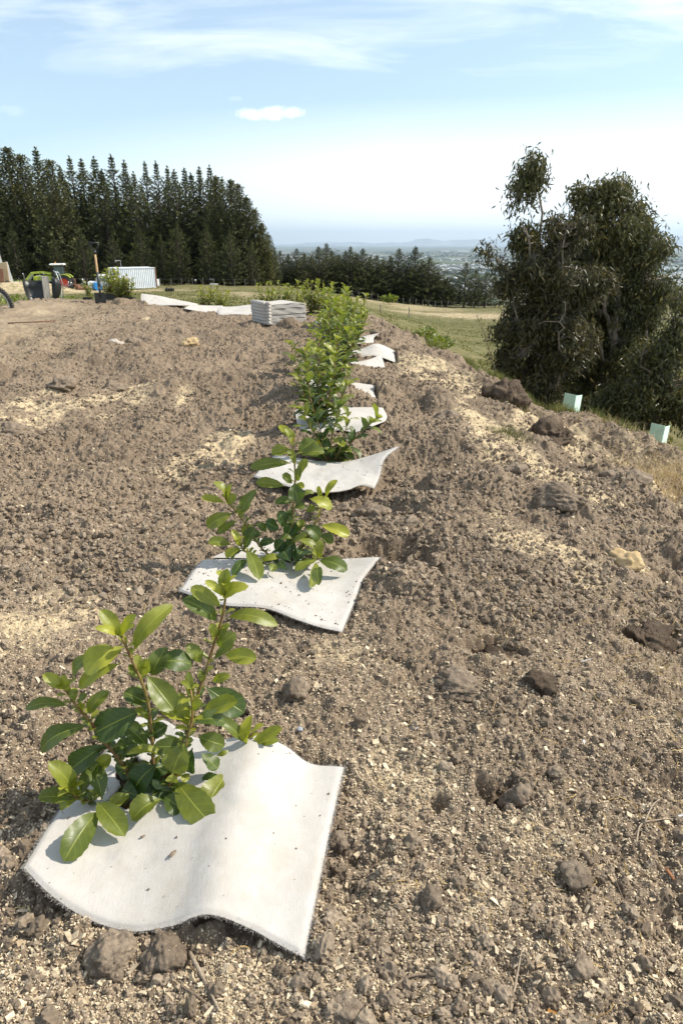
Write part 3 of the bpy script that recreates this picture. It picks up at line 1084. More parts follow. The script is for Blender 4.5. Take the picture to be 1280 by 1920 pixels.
def rotmats(n, r):
    q = r.normal(size=(n, 4))
    q /= np.linalg.norm(q, axis=1)[:, None]
    w, x, y, z = q.T
    return np.stack([1 - 2 * (y * y + z * z), 2 * (x * y - z * w), 2 * (x * z + y * w), 2 * (x * y + z * w), 1 - 2 * (x * x + z * z), 2 * (y * z - x * w), 2 * (x * z - y * w), 2 * (y * z + x * w), 1 - 2 * (x * x + y * y)], -1).reshape(n, 3, 3)


MATBOX = [(md['G'][..., :2].reshape(-1, 2).min(0), md['G'][..., :2].reshape(-1, 2).max(0), md) for md in MATS]


def in_poly(x, y, poly):
    c = np.zeros(x.shape, bool)
    px, py = poly[:, 0], poly[:, 1]
    j = len(poly) - 1
    for i in range(len(poly)):
        cond = ((py[i] > y) != (py[j] > y)) & (x < (px[j] - px[i]) * (y - py[i]) / (py[j] - py[i] + 1e-12) + px[i])
        c ^= cond
        j = i
    return c


for md in MATS:
    G = md['G']
    md['poly'] = np.concatenate([G[0, :, :2], G[1:, -1, :2], G[-1, -2::-1, :2], G[-2:0:-1, 0, :2]])


def off_mats(x, y):
    k = np.ones(x.shape, bool)
    for lo, hi_, md in MATBOX:
        s = np.where((x > lo[0]) & (x < hi_[0]) & (y > lo[1]) & (y < hi_[1]))[0]
        if len(s):
            k[s[in_poly(x[s], y[s], md['poly'])]] = False
    return k


def spots(n, y0, y1, r, pw=1.0, smax=.62):
    d = np.exp(r.uniform(np.log(y0 + .6), np.log(y1 + .6), n)) - .6
    x = (d + .35) * r.uniform(-smax, smax, n)
    k = off_mats(x, d)
    return x[k], d[k]


def crumbs(n, y0, y1, smin, smax_, tv, tf, seed, sink=.25, power=2.5):
    r = np.random.default_rng(seed)
    x, y = spots(n, y0, y1, r)
    m0 = masks(x, y)
    pat = fbm(x * 2.2, y * 2.2, 3, 44) + .5
    k = (m0[0] < .4) & (r.uniform(0, 1, len(x)) < np.clip(pat * 1.3, .25, 1)) & (m0[2] < .3)
    x, y = x[k], y[k]
    n = len(x)
    s = smin + (smax_ - smin) * r.uniform(0, 1, n) ** power
    z = ground_h(x, y) + s * (1 - 2 * sink)
    Rm = rotmats(n, r)
    nvr = 60
    var = []
    for q in range(nvr):
        o = r.uniform(0, 50, 4)
        f = 1 + .55 * fbm(tv[:, 0] * 1.5 + o[0], tv[:, 1] * 1.5 + tv[:, 2] + o[1], 3, q) + .55 * fbm(tv[:, 2] * 1.9 + o[2], tv[:, 0] - tv[:, 1] + o[3], 3, q + 9)
        f = f * r.uniform(.86, 1.16, len(tv)) if len(tv) > 12 else f * r.uniform(.62, 1.3, len(tv))
        var.append(tv * f[:, None])
    V = np.array(var)[r.integers(0, nvr, n)] * (s[:, None, None] * r.uniform(.75, 1.25, (n, 1, 3)))
    V = np.einsum('nij,nkj->nki', Rm, V) + np.stack([x, y, z], -1)[:, None]
    Fc = (tf[None] + (np.arange(n) * len(tv))[:, None, None]).reshape(-1, 3)
    mb = MB()
    c = np.repeat(r.uniform(0, 1, n), len(tv))
    mb.add(V.reshape(-1, 3), Fc, np.stack([c, c, c], -1))
    return mb


mbc = crumbs(190000, .35, 9, .0010, .0052, ICO, ICF, 21)
mbc2 = crumbs(8500, .5, 11, .0045, .0150, I2V, I2F, 22, .4, 3.2)
for V, C in zip(mbc2.v, mbc2.c):
    pass
mb3 = crumbs(70000, 1.9, 11, .003, .014, ICO, ICF, 23, .25, 2.6)
mbc.add(mb3.v[0], mb3.f[3][0], mb3.c[0])
del mb3
for V, C in zip(mbc2.v, mbc2.c):
    mbc.add(V, mbc2.f[3][0], C)
tag(mbc.obj('soil_crumbs', M['crumb'], smooth=False, attrs=True), 'small loose brown soil crumbs scattered over the bed', 'soil crumbs', kind='stuff')
del mbc, mbc2


def chips(n, y0, y1, seed, shard=True):
    r = np.random.default_rng(seed)
    x, y = spots(n, y0, y1, r)
    g_, s_, t2 = masks(x, y)
    pat = fbm(x * 3.2, y * 3.2, 3, 47) + .42
    k = (r.uniform(0, 1, len(x)) < np.clip(.34 + s_ * 1.0 + .45 * pat, .15, 1)) & (g_ < .6) & (t2 < .3)
    x, y = x[k], y[k]
    n = len(x)
    L = r.uniform(.0007, .0023, n) * (1 + 2.2 * (r.uniform(0, 1, n) < .02) + 3.5 * (r.uniform(0, 1, n) < .006))
    sx, sy, sz = L, np.minimum(L * r.uniform(.3, .8, n), .004), np.minimum(L * r.uniform(.15, .4, n), .0015)
    C = np.array([(a, b, c) for c in (-1, 1) for a, b in ((-1, -1), (1, -1), (1, 1), (-1, 1))], float)
    V = C[None] * np.stack([sx, sy, sz], -1)[:, None] * r.uniform(.7, 1.2, (n, 8, 1))
    a = r.uniform(0, 6.28, n)
    t = r.normal(0, .5, n)
    t3 = r.normal(0, .5, n)
    ca, sa, ct, st = np.cos(a), np.sin(a), np.cos(t), np.sin(t)
    V = np.stack([V[..., 0] * ct[:, None] + V[..., 2] * st[:, None], V[..., 1], -V[..., 0] * st[:, None] + V[..., 2] * ct[:, None] + V[..., 1] * np.sin(t3)[:, None]], -1)
    V = np.stack([V[..., 0] * ca[:, None] - V[..., 1] * sa[:, None], V[..., 0] * sa[:, None] + V[..., 1] * ca[:, None], V[..., 2]], -1)
    V = V + np.stack([x, y, ground_h(x, y) + .0015 + sz], -1)[:, None]
    q = np.array([(3, 2, 1, 0), (4, 5, 6, 7), (0, 1, 5, 4), (1, 2, 6, 5), (2, 3, 7, 6), (3, 0, 4, 7)])
    Fc = (q[None] + (np.arange(n) * 8)[:, None, None]).reshape(-1, 4)
    mb = MB()
    c = np.repeat(r.uniform(0, 1, n) ** .8, 8)
    mb.add(V.reshape(-1, 3), Fc, np.stack([c, c, c], -1))
    return mb


tag(chips(420000, .35, 9, 31).obj('wood_chips', M['chip'], attrs=True), 'pale sawdust flakes and wood chips strewn over the soil', 'wood chips', kind='stuff')


# ------------------------------------------------------------------ distinct clods, stones, twigs
def lump_mesh(name, r, seed, sq=(1, 1, .8), amp=.35, hi=False):
    rr = np.random.default_rng(seed)
    V = (I4V if hi else I3V).copy()
    o = rr.uniform(0, 90, 3)
    f = 1 + amp * (fbm(V[:, 0] * 1.6 + o[0], V[:, 1] * 1.6 + V[:, 2] * 1.1 + o[1], 4, seed) + fbm(V[:, 2] * 2 + o[2], V[:, 0] * 1.3 - V[:, 1] + o[0], 4, seed + 3))
    f = f + .2 * fbm(V[:, 0] * 7 + V[:, 2] * 5, V[:, 1] * 8 - V[:, 2] * 4, 3, seed + 5)
    V = V * f[:, None] * np.array(sq) * r
    mb = MB()
    c = np.full((len(V), 3), .5)
    c[:, 0] = np.clip(.5 + fbm(V[:, 0] / r * 4, V[:, 1] / r * 4, 3, seed), 0, 1)
    mb.add(V, I4F if hi else I3F, c)
    return mb.mesh(name, True, True)


CLODS = [
    (692, 942, 36, 'big round crusty soil clod against the front edge of the curled felt mat', .8, 'clod'),
    (645, 935, 16, 'small clod touching the left of the big round one by the curled mat', .8, 'clod'),
    (765, 985, 20, 'clod below and right of the big round one by the curled mat', .7, 'clod'),
    (556, 1306, 27, 'lone round clod on smooth soil between the first two felt mats', .95, 'clod'),
    (975, 1484, 34, 'broad dark hollow-sided clod at the middle of the right foreground', .8, 'clod'),
    (945, 1200, 48, 'dark fibrous clump of turf on the sloping soil at centre right', .7, 'clod'),
    (212, 1775, 36, 'pale lumpy clod tucked under the rippled front edge of the nearest mat', .75, 'clod'),
    (310, 1772, 34, 'darker crumbly clod right of the pale one in front of the nearest mat', .8, 'clod'),
    (806, 1688, 20, 'small round clod in the chip-strewn foreground right of the nearest mat', .9, 'clod'),
    (640, 1560, 20, 'small clod against the right edge of the nearest mat', .9, 'clod'),
    (1085, 1818, 19, 'knobbly clod near the bottom right of the bed', .9, 'clod'),
    (840, 785, 24, 'angular dark clod on the slope right of the fourth mat', .7, 'clod'),
    (943, 735, 40, 'dark root-matted earth clump on the brow left of the first tree guard', .95, 'clod'),
    (1035, 800, 40, 'rooty earth clump just below the first tree guard', .6, 'clod'),
    (1155, 838, 38, 'big dark upturned turf clump between the two tree guards', .62, 'clod'),
    (1170, 880, 44, 'rounded earth clump below the upturned turf, left of the straw', .7, 'clod'),
    (1050, 935, 44, 'dark broken clod sitting in the yellow sawdust streak', .7, 'clod'),
    (965, 895, 22, 'small dark clod at the left of the sawdust streak', .7, 'clod'),
    (1172, 1044, 26, 'yellow sawdust-crusted lump on the right slope', .85, 'tanclod'),
    (1210, 1150, 42, 'dark crumbling clump at the right edge below the yellow lump', .75, 'clod'),
    (215, 640, 15, 'pale flat stone on the bed below the potted trays', .6, 'stone'),
    (357, 637, 17, 'yellow sawdust-crusted lump on the left part of the bed', .7, 'tanclod'),
    (322, 720, 13, 'round pale stone in the middle of the left part of the bed', .85, 'stone'),
    (22, 795, 34, 'large flat pale clod at the left edge of the bed', .6, 'clod'),
    (252, 632, 14, 'dark clod right of the pale flat stone', .6, 'clod'),
    (120, 725, 26, 'rough dark clump above the left sawdust streak', .5, 'clod'),
    (215, 712, 22, 'ridge of dark soil right of the rough clump on the left', .55, 'clod'),
    (705, 628, 14, 'small earth mound right of the lifted felt corner', .8, 'clod'),
    (775, 1373, 7, 'small smooth grey pebble on the soil right of the nearest mat', .6, 'pebble'),
    (563, 1380, 6, 'small dark grey pebble above the nearest mat', .6, 'pebble'),
    (1010, 1290, 26, 'rounded clod on the right slope below the dark turf clump', .8, 'clod'),
    (855, 1280, 40, 'low chip-covered mound of soil in the middle of the slope', .5, 'clod'),
    (1080, 1640, 25, 'crumbly dark clump in the lower right of the bed', .7, 'clod'),
    (650, 1895, 26, 'rough clod at the bottom edge of the view', .6, 'clod'),
]
for k, (u, v, rpx, lab, sq, mat) in enumerate(CLODS):
    turf = any(w_ in lab for w_ in ('turf clump', 'root-matted', 'rooty earth', 'fibrous', 'crumbling'))
    p = on_ground(u, v + rpx * .45)
    dd = math.sqrt(p.x ** 2 + p.y ** 2 + (CAM_H - p.z) ** 2)
    rad = rpx / F * dd * .93
    o = link('soil_clod' if mat in ('clod', 'tanclod') else ('stone' if mat == 'stone' else 'pebble'), lump_mesh('soil_clod', rad, 200 + k, (1.05, .95, sq), (.62 if turf else .42) if mat != 'pebble' else .1, rpx > 28), M['turf' if turf else mat])
    gz = float(ground_h(p.x, p.y))
    o.location = (p.x, p.y, gz + rad * sq * .22)
    o.rotation_euler = (0, 0, k * 1.7)
    tag(o, lab, 'clod' if mat in ('clod', 'tanclod') else mat, 'clods and stones on the bed')


def twig(name, pts, rad, mat, lab, cat):
    P = []
    for (u, v, h) in pts:
        q = on_ground(u, v)
        z = float(ground_h(q.x, q.y)) + h
        P.append((q.x, q.y, z))
    P = resample(P, max(8, len(P) * 4))
    rr = np.linspace(1, .45, len(P)) * rad
    mb = MB()
    mb.tube([tuple(p) for p in P], rr, 6)
    return tag(mb.obj(name, M[mat], smooth=True), lab, cat, 'twigs and roots on the soil')


twig('stick', [(355, 1782, .012), (375, 1830, .008), (395, 1870, .006), (412, 1912, .004)], .0042, 'root', 'straight brown stick lying below the front edge of the nearest mat', 'stick')
twig('stick', [(340, 1855, .006), (370, 1878, .008), (395, 1900, .006)], .003, 'twig', 'short dark stick crossing the lower end of the straight brown one', 'stick')
twig('root', [(722, 1905, .004), (728, 1880, .006), (760, 1848, .008), (800, 1838, .005), (850, 1832, .002)], .003, 'twig', 'curved brown root at the bottom centre right of the bed', 'root')
twig('root', [(1190, 1590, .004), (1200, 1555, .012), (1230, 1545, .010), (1275, 1538, .006)], .0022, 'root', 'thin forked pale root at the right edge of the foreground', 'root')
twig('root', [(1205, 1555, .012), (1222, 1520, .016), (1235, 1505, .006)], .0018, 'root', 'thin upright side shoot of root at the right edge', 'root')
twig('stick', [(1040, 1280, .004), (1120, 1258, .012), (1170, 1250, .005)], .0022, 'twig', 'dark twig lying on the slope below the yellow lump', 'stick')
twig('stick', [(955, 1905, .004), (965, 1850, .012), (975, 1800, .004)], .0028, 'root', 'pale split stick in the bottom right of the bed', 'stick')
twig('root', [(905, 700, .02), (900, 730, .01)], .004, 'root', 'short pale root poking out on the brow by the rooty clump', 'root')
twig('root', [(1110, 1600, .006), (1140, 1640, .014), (1170, 1690, .004)], .0016, 'twig', 'thin dark rootlet crossing the lower right soil', 'root')
twig('root', [(640, 905, .02), (655, 890, .05), (662, 900, .03), (675, 930, .005)], .0012, 'twig', 'thin wiry twig bent over the front of the curled felt mat', 'root')


def sliver(u, v, L, W_, a, lab, mat, name='wood_sliver'):
    p = on_ground(u, v)
    mb = MB()
    mb.box((0, 0, 0), (L, W_, .0025), bev=.0008, taper=(.9, .8))
    mb.box((L * .45, W_ * .1, .0003), (L * .35, W_ * .55, .0022), bev=.0008)
    o = mb.obj(name, M[mat])
    o.location = (p.x, p.y, float(ground_h(p.x, p.y)) + .006)
    o.rotation_euler = (.15, -.2, a)
    tag(o, lab, 'wood sliver', 'wood slivers on the soil')


sliver(1010, 1822, .014, .006, .1, 'flat cream wood sliver near the knobbly clod at bottom right', 'ply')
sliver(1092, 1400, .012, .008, 1.1, 'square white wood sliver on the right slope', 'whitewood')
sliver(1035, 1905, .020, .009, -.4, 'orange brown leaf-like sliver at the bottom edge', 'cardleaf', 'dry_leaf')
sliver(1255, 1648, .026, .009, 1.9, 'rust red bark sliver at the right edge of the foreground', 'rind', 'bark_sliver')
sliver(1095, 1250, .03, .004, .1, 'long pale wood sliver left of the dark twig', 'whitewood')
sliver(190, 998, .03, .012, 0, 'pinkish wood sliver on the left of the bed', 'rind', 'bark_sliver')
sliver(1268, 1530, .03, .007, .2, 'pale wood sliver under the forked root', 'whitewood')
sliver(372, 775, .06, .006, .1, 'long pale straw sliver on the left of the bed', 'whitewood')


n = 2600
r = np.random.default_rng(71)
x, y = spots(n, .5, 8, r)
xs_r = np.interp(y, [1, 4, 6, 8], [1.0, 1.7, 1.6, 1.2])
k = (masks(x, y)[0] < .6) & (r.uniform(0, 1, len(x)) < np.clip(.12 + np.exp(-((x - xs_r) / .6) ** 2), 0, 1))
x, y = x[k], y[k]
n = len(x)
mb = MB()
L = r.uniform(.012, .055, n)
a = r.uniform(0, 6.28, n)
b = r.normal(0, 1.0, n)
V = np.zeros((n, 7, 2, 3))
for j in range(7):
    t = j / 6
    aa = a + b * t
    px_, py_ = x + np.cos(aa) * L * t * 1.2, y + np.sin(aa) * L * t
    zz1 = ground_h(px_, py_) + .003 + .008 * np.sin(t * 3.1) * r.uniform(0, 1, n)
    w_ = .0009 * (1 - .6 * t)
    V[:, j, 0] = np.stack([px_ - np.sin(aa) * w_, py_ + np.cos(aa) * w_, zz1], -1)
    V[:, j, 1] = np.stack([px_ + np.sin(aa) * w_, py_ - np.cos(aa) * w_, zz1 + .0008], -1)
q = np.array([(2 * j, 2 * j + 1, 2 * j + 3, 2 * j + 2) for j in range(6)])
c = np.repeat(r.uniform(0, .9, n), 14)
mb.add(V.reshape(-1, 3), (q[None] + (np.arange(n) * 14)[:, None, None]).reshape(-1, 4), np.stack([c, c, c], -1))
tag(mb.obj('rootlets', M['drygrass'], attrs=True), 'fine straw coloured rootlets and fibres lying in the soil', 'rootlets', kind='stuff')


# ------------------------------------------------------------------ felt mats
def mat_mesh(md, th):
    mb = MB()
    for key in ('G', 'G2'):
        if key not in md:
            continue
        G = md[key]
        nv, nu = G.shape[:2]
        dv, du = np.gradient(G, axis=0), np.gradient(G, axis=1)
        N_ = np.cross(du, dv)
        N_ /= np.linalg.norm(N_, axis=2)[..., None] + 1e-9
        if N_[..., 2].mean() < 0:
            N_ = -N_
        s = np.linspace(0, 1, nu)[None]
        t = np.linspace(0, 1, nv)[:, None]
        ed = np.minimum(np.minimum(s, 1 - s) * nu, np.minimum(t, 1 - t) * nv)
        prof = np.clip(ed / 1.4, 0, 1) ** .5
        if md.get('square'):
            prof = .9 + .1 * prof
        jag = (vnoise(G[..., 0] * 300, G[..., 1] * 300, 3)) * .0010 * (ed > 1)
        top = G + N_ * (th * (.35 + .65 * prof) + jag)[..., None]
        bot = G + N_ * (th * .35 * (1 - prof))[..., None]
        I = np.arange(nv * nu).reshape(nv, nu)
        keep = np.ones((nv - 1, nu - 1), bool)
        if md.get('hole') and key == 'G':
            p = on_ground(md['hole'][0], md['hole'][1])
            C = (G[:-1, :-1] + G[1:, 1:]) / 2
            ang = np.arctan2(C[..., 1] - p.y, C[..., 0] - p.x)
            rad = md['hole'][2] * (1 + .25 * np.sin(ang * 3 + 1) + .1 * np.sin(ang * 7))
            keep = ((C[..., 0] - p.x) ** 2 + ((C[..., 1] - p.y) * 1.05) ** 2) > rad ** 2
        q = np.stack([I[:-1, :-1], I[:-1, 1:], I[1:, 1:], I[1:, :-1]], -1)[keep]
        n = nv * nu
        V = np.concatenate([top.reshape(-1, 3), bot.reshape(-1, 3)])
        # rim: every directed edge without its opposite
        e = np.concatenate([q[:, [0, 1]], q[:, [1, 2]], q[:, [2, 3]], q[:, [3, 0]]])
        code = e[:, 0] * n + e[:, 1]
        rev = e[:, 1] * n + e[:, 0]
        bd = e[~np.isin(code, rev)]
        rim = np.stack([bd[:, 1], bd[:, 0], bd[:, 0] + n, bd[:, 1] + n], -1)
        mb.add(V, np.concatenate([q, q[:, ::-1] + n, rim]))
    return mb.mesh('felt_mat', True)


for i, md in enumerate(MATS):
    o = link('felt_mat', mat_mesh(md, .010 if i < 3 else .014), M['felt'])
    tag(o, md['label'], 'mat', 'felt mats around the shrubs')

def fuzz(md, n, seed):
    r = np.random.default_rng(seed)
    G = md['G']
    e = np.concatenate([G[0], G[:, -1], G[-1], G[:, 0]])
    i = r.integers(0, len(e), n)
    P = e[i] + r.normal(0, .0022, (n, 3)) + (0, 0, .004)
    c = G.reshape(-1, 3).mean(0)
    d = e[i] - c
    d = d / np.linalg.norm(d, axis=1)[:, None] * .8 + r.normal(0, .8, (n, 3))
    d /= np.linalg.norm(d, axis=1)[:, None]
    L = r.uniform(.002, .006, (n, 1))
    S = np.cross(d, r.normal(0, 1, d.shape))
    S = S / np.linalg.norm(S, axis=1)[:, None] * .00025
    V = np.stack([P - S, P + S, P + d * L], 1)
    mb = MB()
    mb.add(V.reshape(-1, 3), np.arange(n * 3).reshape(n, 3))
    return mb


for o_ in [o for o in COL.objects if o.name.startswith('felt_mat')][:3]:
    k_ = [m_['label'] for m_ in MATS].index(o_['label'])
    fuzz(MATS[k_], 9000, 300 + k_).obj('wool_fringe', M['felt'], o_)

def mat_specks(md, n, smin, smax2, seed, name, lab):
    r = np.random.default_rng(seed)
    G = md['G'].reshape(-1, 3)
    i = r.integers(0, len(G), n)
    P = G[i] + (0, 0, .0115) + np.c_[r.normal(0, .003, (n, 2)), np.zeros(n)]
    s_ = smin + (smax2 - smin) * r.uniform(0, 1, n) ** 3
    V = ICO[None] * r.uniform(.5, 1.3, (n, 12, 1)) * (s_[:, None, None] * r.uniform(.5, 1.4, (n, 1, 3)))
    V = V + P[:, None]
    mb = MB()
    mb.add(V.reshape(-1, 3), (ICF[None] + (np.arange(n) * 12)[:, None, None]).reshape(-1, 3), (.1, .1, .1))
    tag(mb.obj(name, M['crumb'], attrs=True), lab, 'soil specks', kind='stuff')


mat_specks(MATS[0], 70, .0006, .0028, 1, 'soil_specks', 'few tiny soil specks lying on the nearest felt mat')
mat_specks(MATS[1], 190, .0008, .0040, 2, 'soil_specks', 'many soil specks sprinkled on the second felt mat')
mat_specks(MATS[2], 60, .001, .004, 3, 'soil_specks', 'soil specks on the curled third felt mat')
for (u, v, a, l_, lab) in ((268, 1571, .6, .010, 'small dark bark crumb on the nearest felt mat below the shrub'), (325, 1610, .9, .017, 'slim dark bark flake on the nearest felt mat, lower than the bark crumb')):
    q = on_ground(u, v, .035)
    G = MATS[0]['G'].reshape(-1, 3)
    zq = G[np.argmin(((G[:, :2] - (q.x, q.y)) ** 2).sum(1)), 2]
    o = link('bark_flake', lump_mesh('bark_flake', l_ * .5, int(u), (1, .42, .3), .3), M['twig'])
    o.location = (q.x, q.y, zq + .014)
    o.rotation_euler = (0, 0, a)
    tag(o, lab, 'bark flake', 'bark flakes on the nearest mat')

# the stack of spare mats
p = on_ground(540, 606)
gz = float(ground_h(p.x, p.y))
W_px = 77 / F * (p.y * 1.03)
nS = 17
Hs = 42 / F * p.y * 1.02
for k in range(nS):
    r = random.Random(k * 3 + 1)
    wdt = W_px * (.97 + .03 * r.random())
    G = np.zeros((16, 40, 3))
    s = np.linspace(-.5, .5, 40)[None]
    t = np.linspace(0, 1, 16)[:, None]
    ph = 5.0 + r.uniform(-.15, .15)
    sag = 0
    G[..., 0] = s * wdt * .92 + r.uniform(-.006, .016)
    G[..., 1] = t * .42 + r.uniform(-.003, .003) + .002 * np.sin(s * 14 + k)
    lift = .010 * (k / nS) * np.cos(s * 5.2 - .5) + .005 * np.sin(s * 11 + ph) * (k / nS)
    G[..., 2] = k * (Hs - .05) / nS + lift + sag
    md = dict(G=G, square=True)
    o = link('felt_mat', mat_mesh(md, (Hs - .05) / nS * 1.0), M['felt'])
    o.location = (p.x, p.y, gz - .035)
    o.rotation_euler = (0, 0, R(31))
    lab = ['bottom', 'second', 'third', 'fourth', 'fifth', 'sixth', 'seventh', 'eighth', 'ninth', 'tenth', 'eleventh', 'twelfth', 'thirteenth', 'fourteenth', 'fifteenth', 'sixteenth', 'topmost'][k]
    tag(o, ('cream folded felt mat, ' + lab + (' from the ground' if 0 < k < nS - 1 else '') + ' in the stack on the bed'), 'mat', 'spare mats in the stack')
# rolled ends: the folds at the left of the stack
for k in range(2):
    mb = MB()
    for j in range(7):
        z = (j + .5) * (Hs - .03) / 7
        P = [(-.035 * math.sin(a) * (1 + .2 * math.sin(j * 2 + k)), -.012 + .1 * (a / math.pi - .5) * .4 + .01 * math.sin(j), z + .022 * math.cos(a)) for a in np.linspace(0, math.pi, 8)]
        P = [(x, y - .01 + .1 * 0, zz2) for (x, y, zz2) in P]
        V = np.array([(x, y + yy, zz2) for yy in (0, .36) for (x, y, zz2) in P])
        q = np.array([(a, a + 1, a + 9, a + 8) for a in range(7)])
        mb.tube([(P[3][0] * .3, -.01, z), (P[3][0] * .3 - .004, .18, z + .003), (P[3][0] * .3, .36, z)], .026, 9)
    o = mb.obj('folded_mat_bundle', M['felt'], smooth=True)
    o.location = (p.x - W_px * .5 + .012 + k * .055, p.y - .10 - k * .045, gz - .03)
    o.rotation_euler = (0, R(-3 + 4 * k), R(31))
    tag(o, ('grey shaded bundle of rolled felt at the far left of the stack', 'rolled felt bundle between the left bundle and the stacked mats')[k], 'felt bundle', 'spare mats in the stack')


# ------------------------------------------------------------------ shrubs
def nrm(v):
    return v / (np.linalg.norm(v) + 1e-9)


def leaf(mb, base, tip, width, nvec, tone, curl=.12, fold=.25, nr=12, nc=5, brown=0.0, twist=0.0):
    base, tip = np.array(base, float), np.array(tip, float)
    ax = tip - base
    L = np.linalg.norm(ax)
    ax = ax / (L + 1e-9)
    n = np.array(nvec, float)
    n = nrm(n - ax * n.dot(ax))
    side = np.cross(ax, n)
    t = np.linspace(0, 1, nr)
    pet = np.clip((t - .03) / .1, 0, 1)
    w = (t ** .95) * (1 - t) ** .52
    w = w / w.max() * pet ** .5 * width / 2
    w = np.maximum(w, .035 * width * (t < .2))
    if nr > 8:
        w = w * (1 + .07 * (np.arange(nr) % 2 - .5) * (t > .25))
    s = np.linspace(-1, 1, nc)
    S, T = np.meshgrid(s, t)
    Wd = w[:, None]
    hump = curl * L * (4 * T * (1 - T)) * .5 - curl * L * T ** 3 * .35
    up = fold * np.abs(S) ** 1.4 * Wd + hump + .11 * Wd * np.abs(S) * np.sin(T * 13 + S * 2 + base[0] * 900)
    P = base + ax * (L * T)[..., None] + side * (S * Wd + twist * T * T * L)[..., None] + n * up[..., None]
    I = np.arange(nr * nc).reshape(nr, nc)
    q = np.stack([I[:-1, :-1], I[:-1, 1:], I[1:, 1:], I[1:, :-1]], -1).reshape(-1, 4)
    C = np.zeros((nr, nc, 3))
    C[..., 0] = np.clip(tone, 0, 1)
    C[..., 2] = brown * (T > .8)
    mb.add(P.reshape(-1, 3), q, C.reshape(-1, 3), np.stack([S, T, S * 0], -1).reshape(-1, 3))


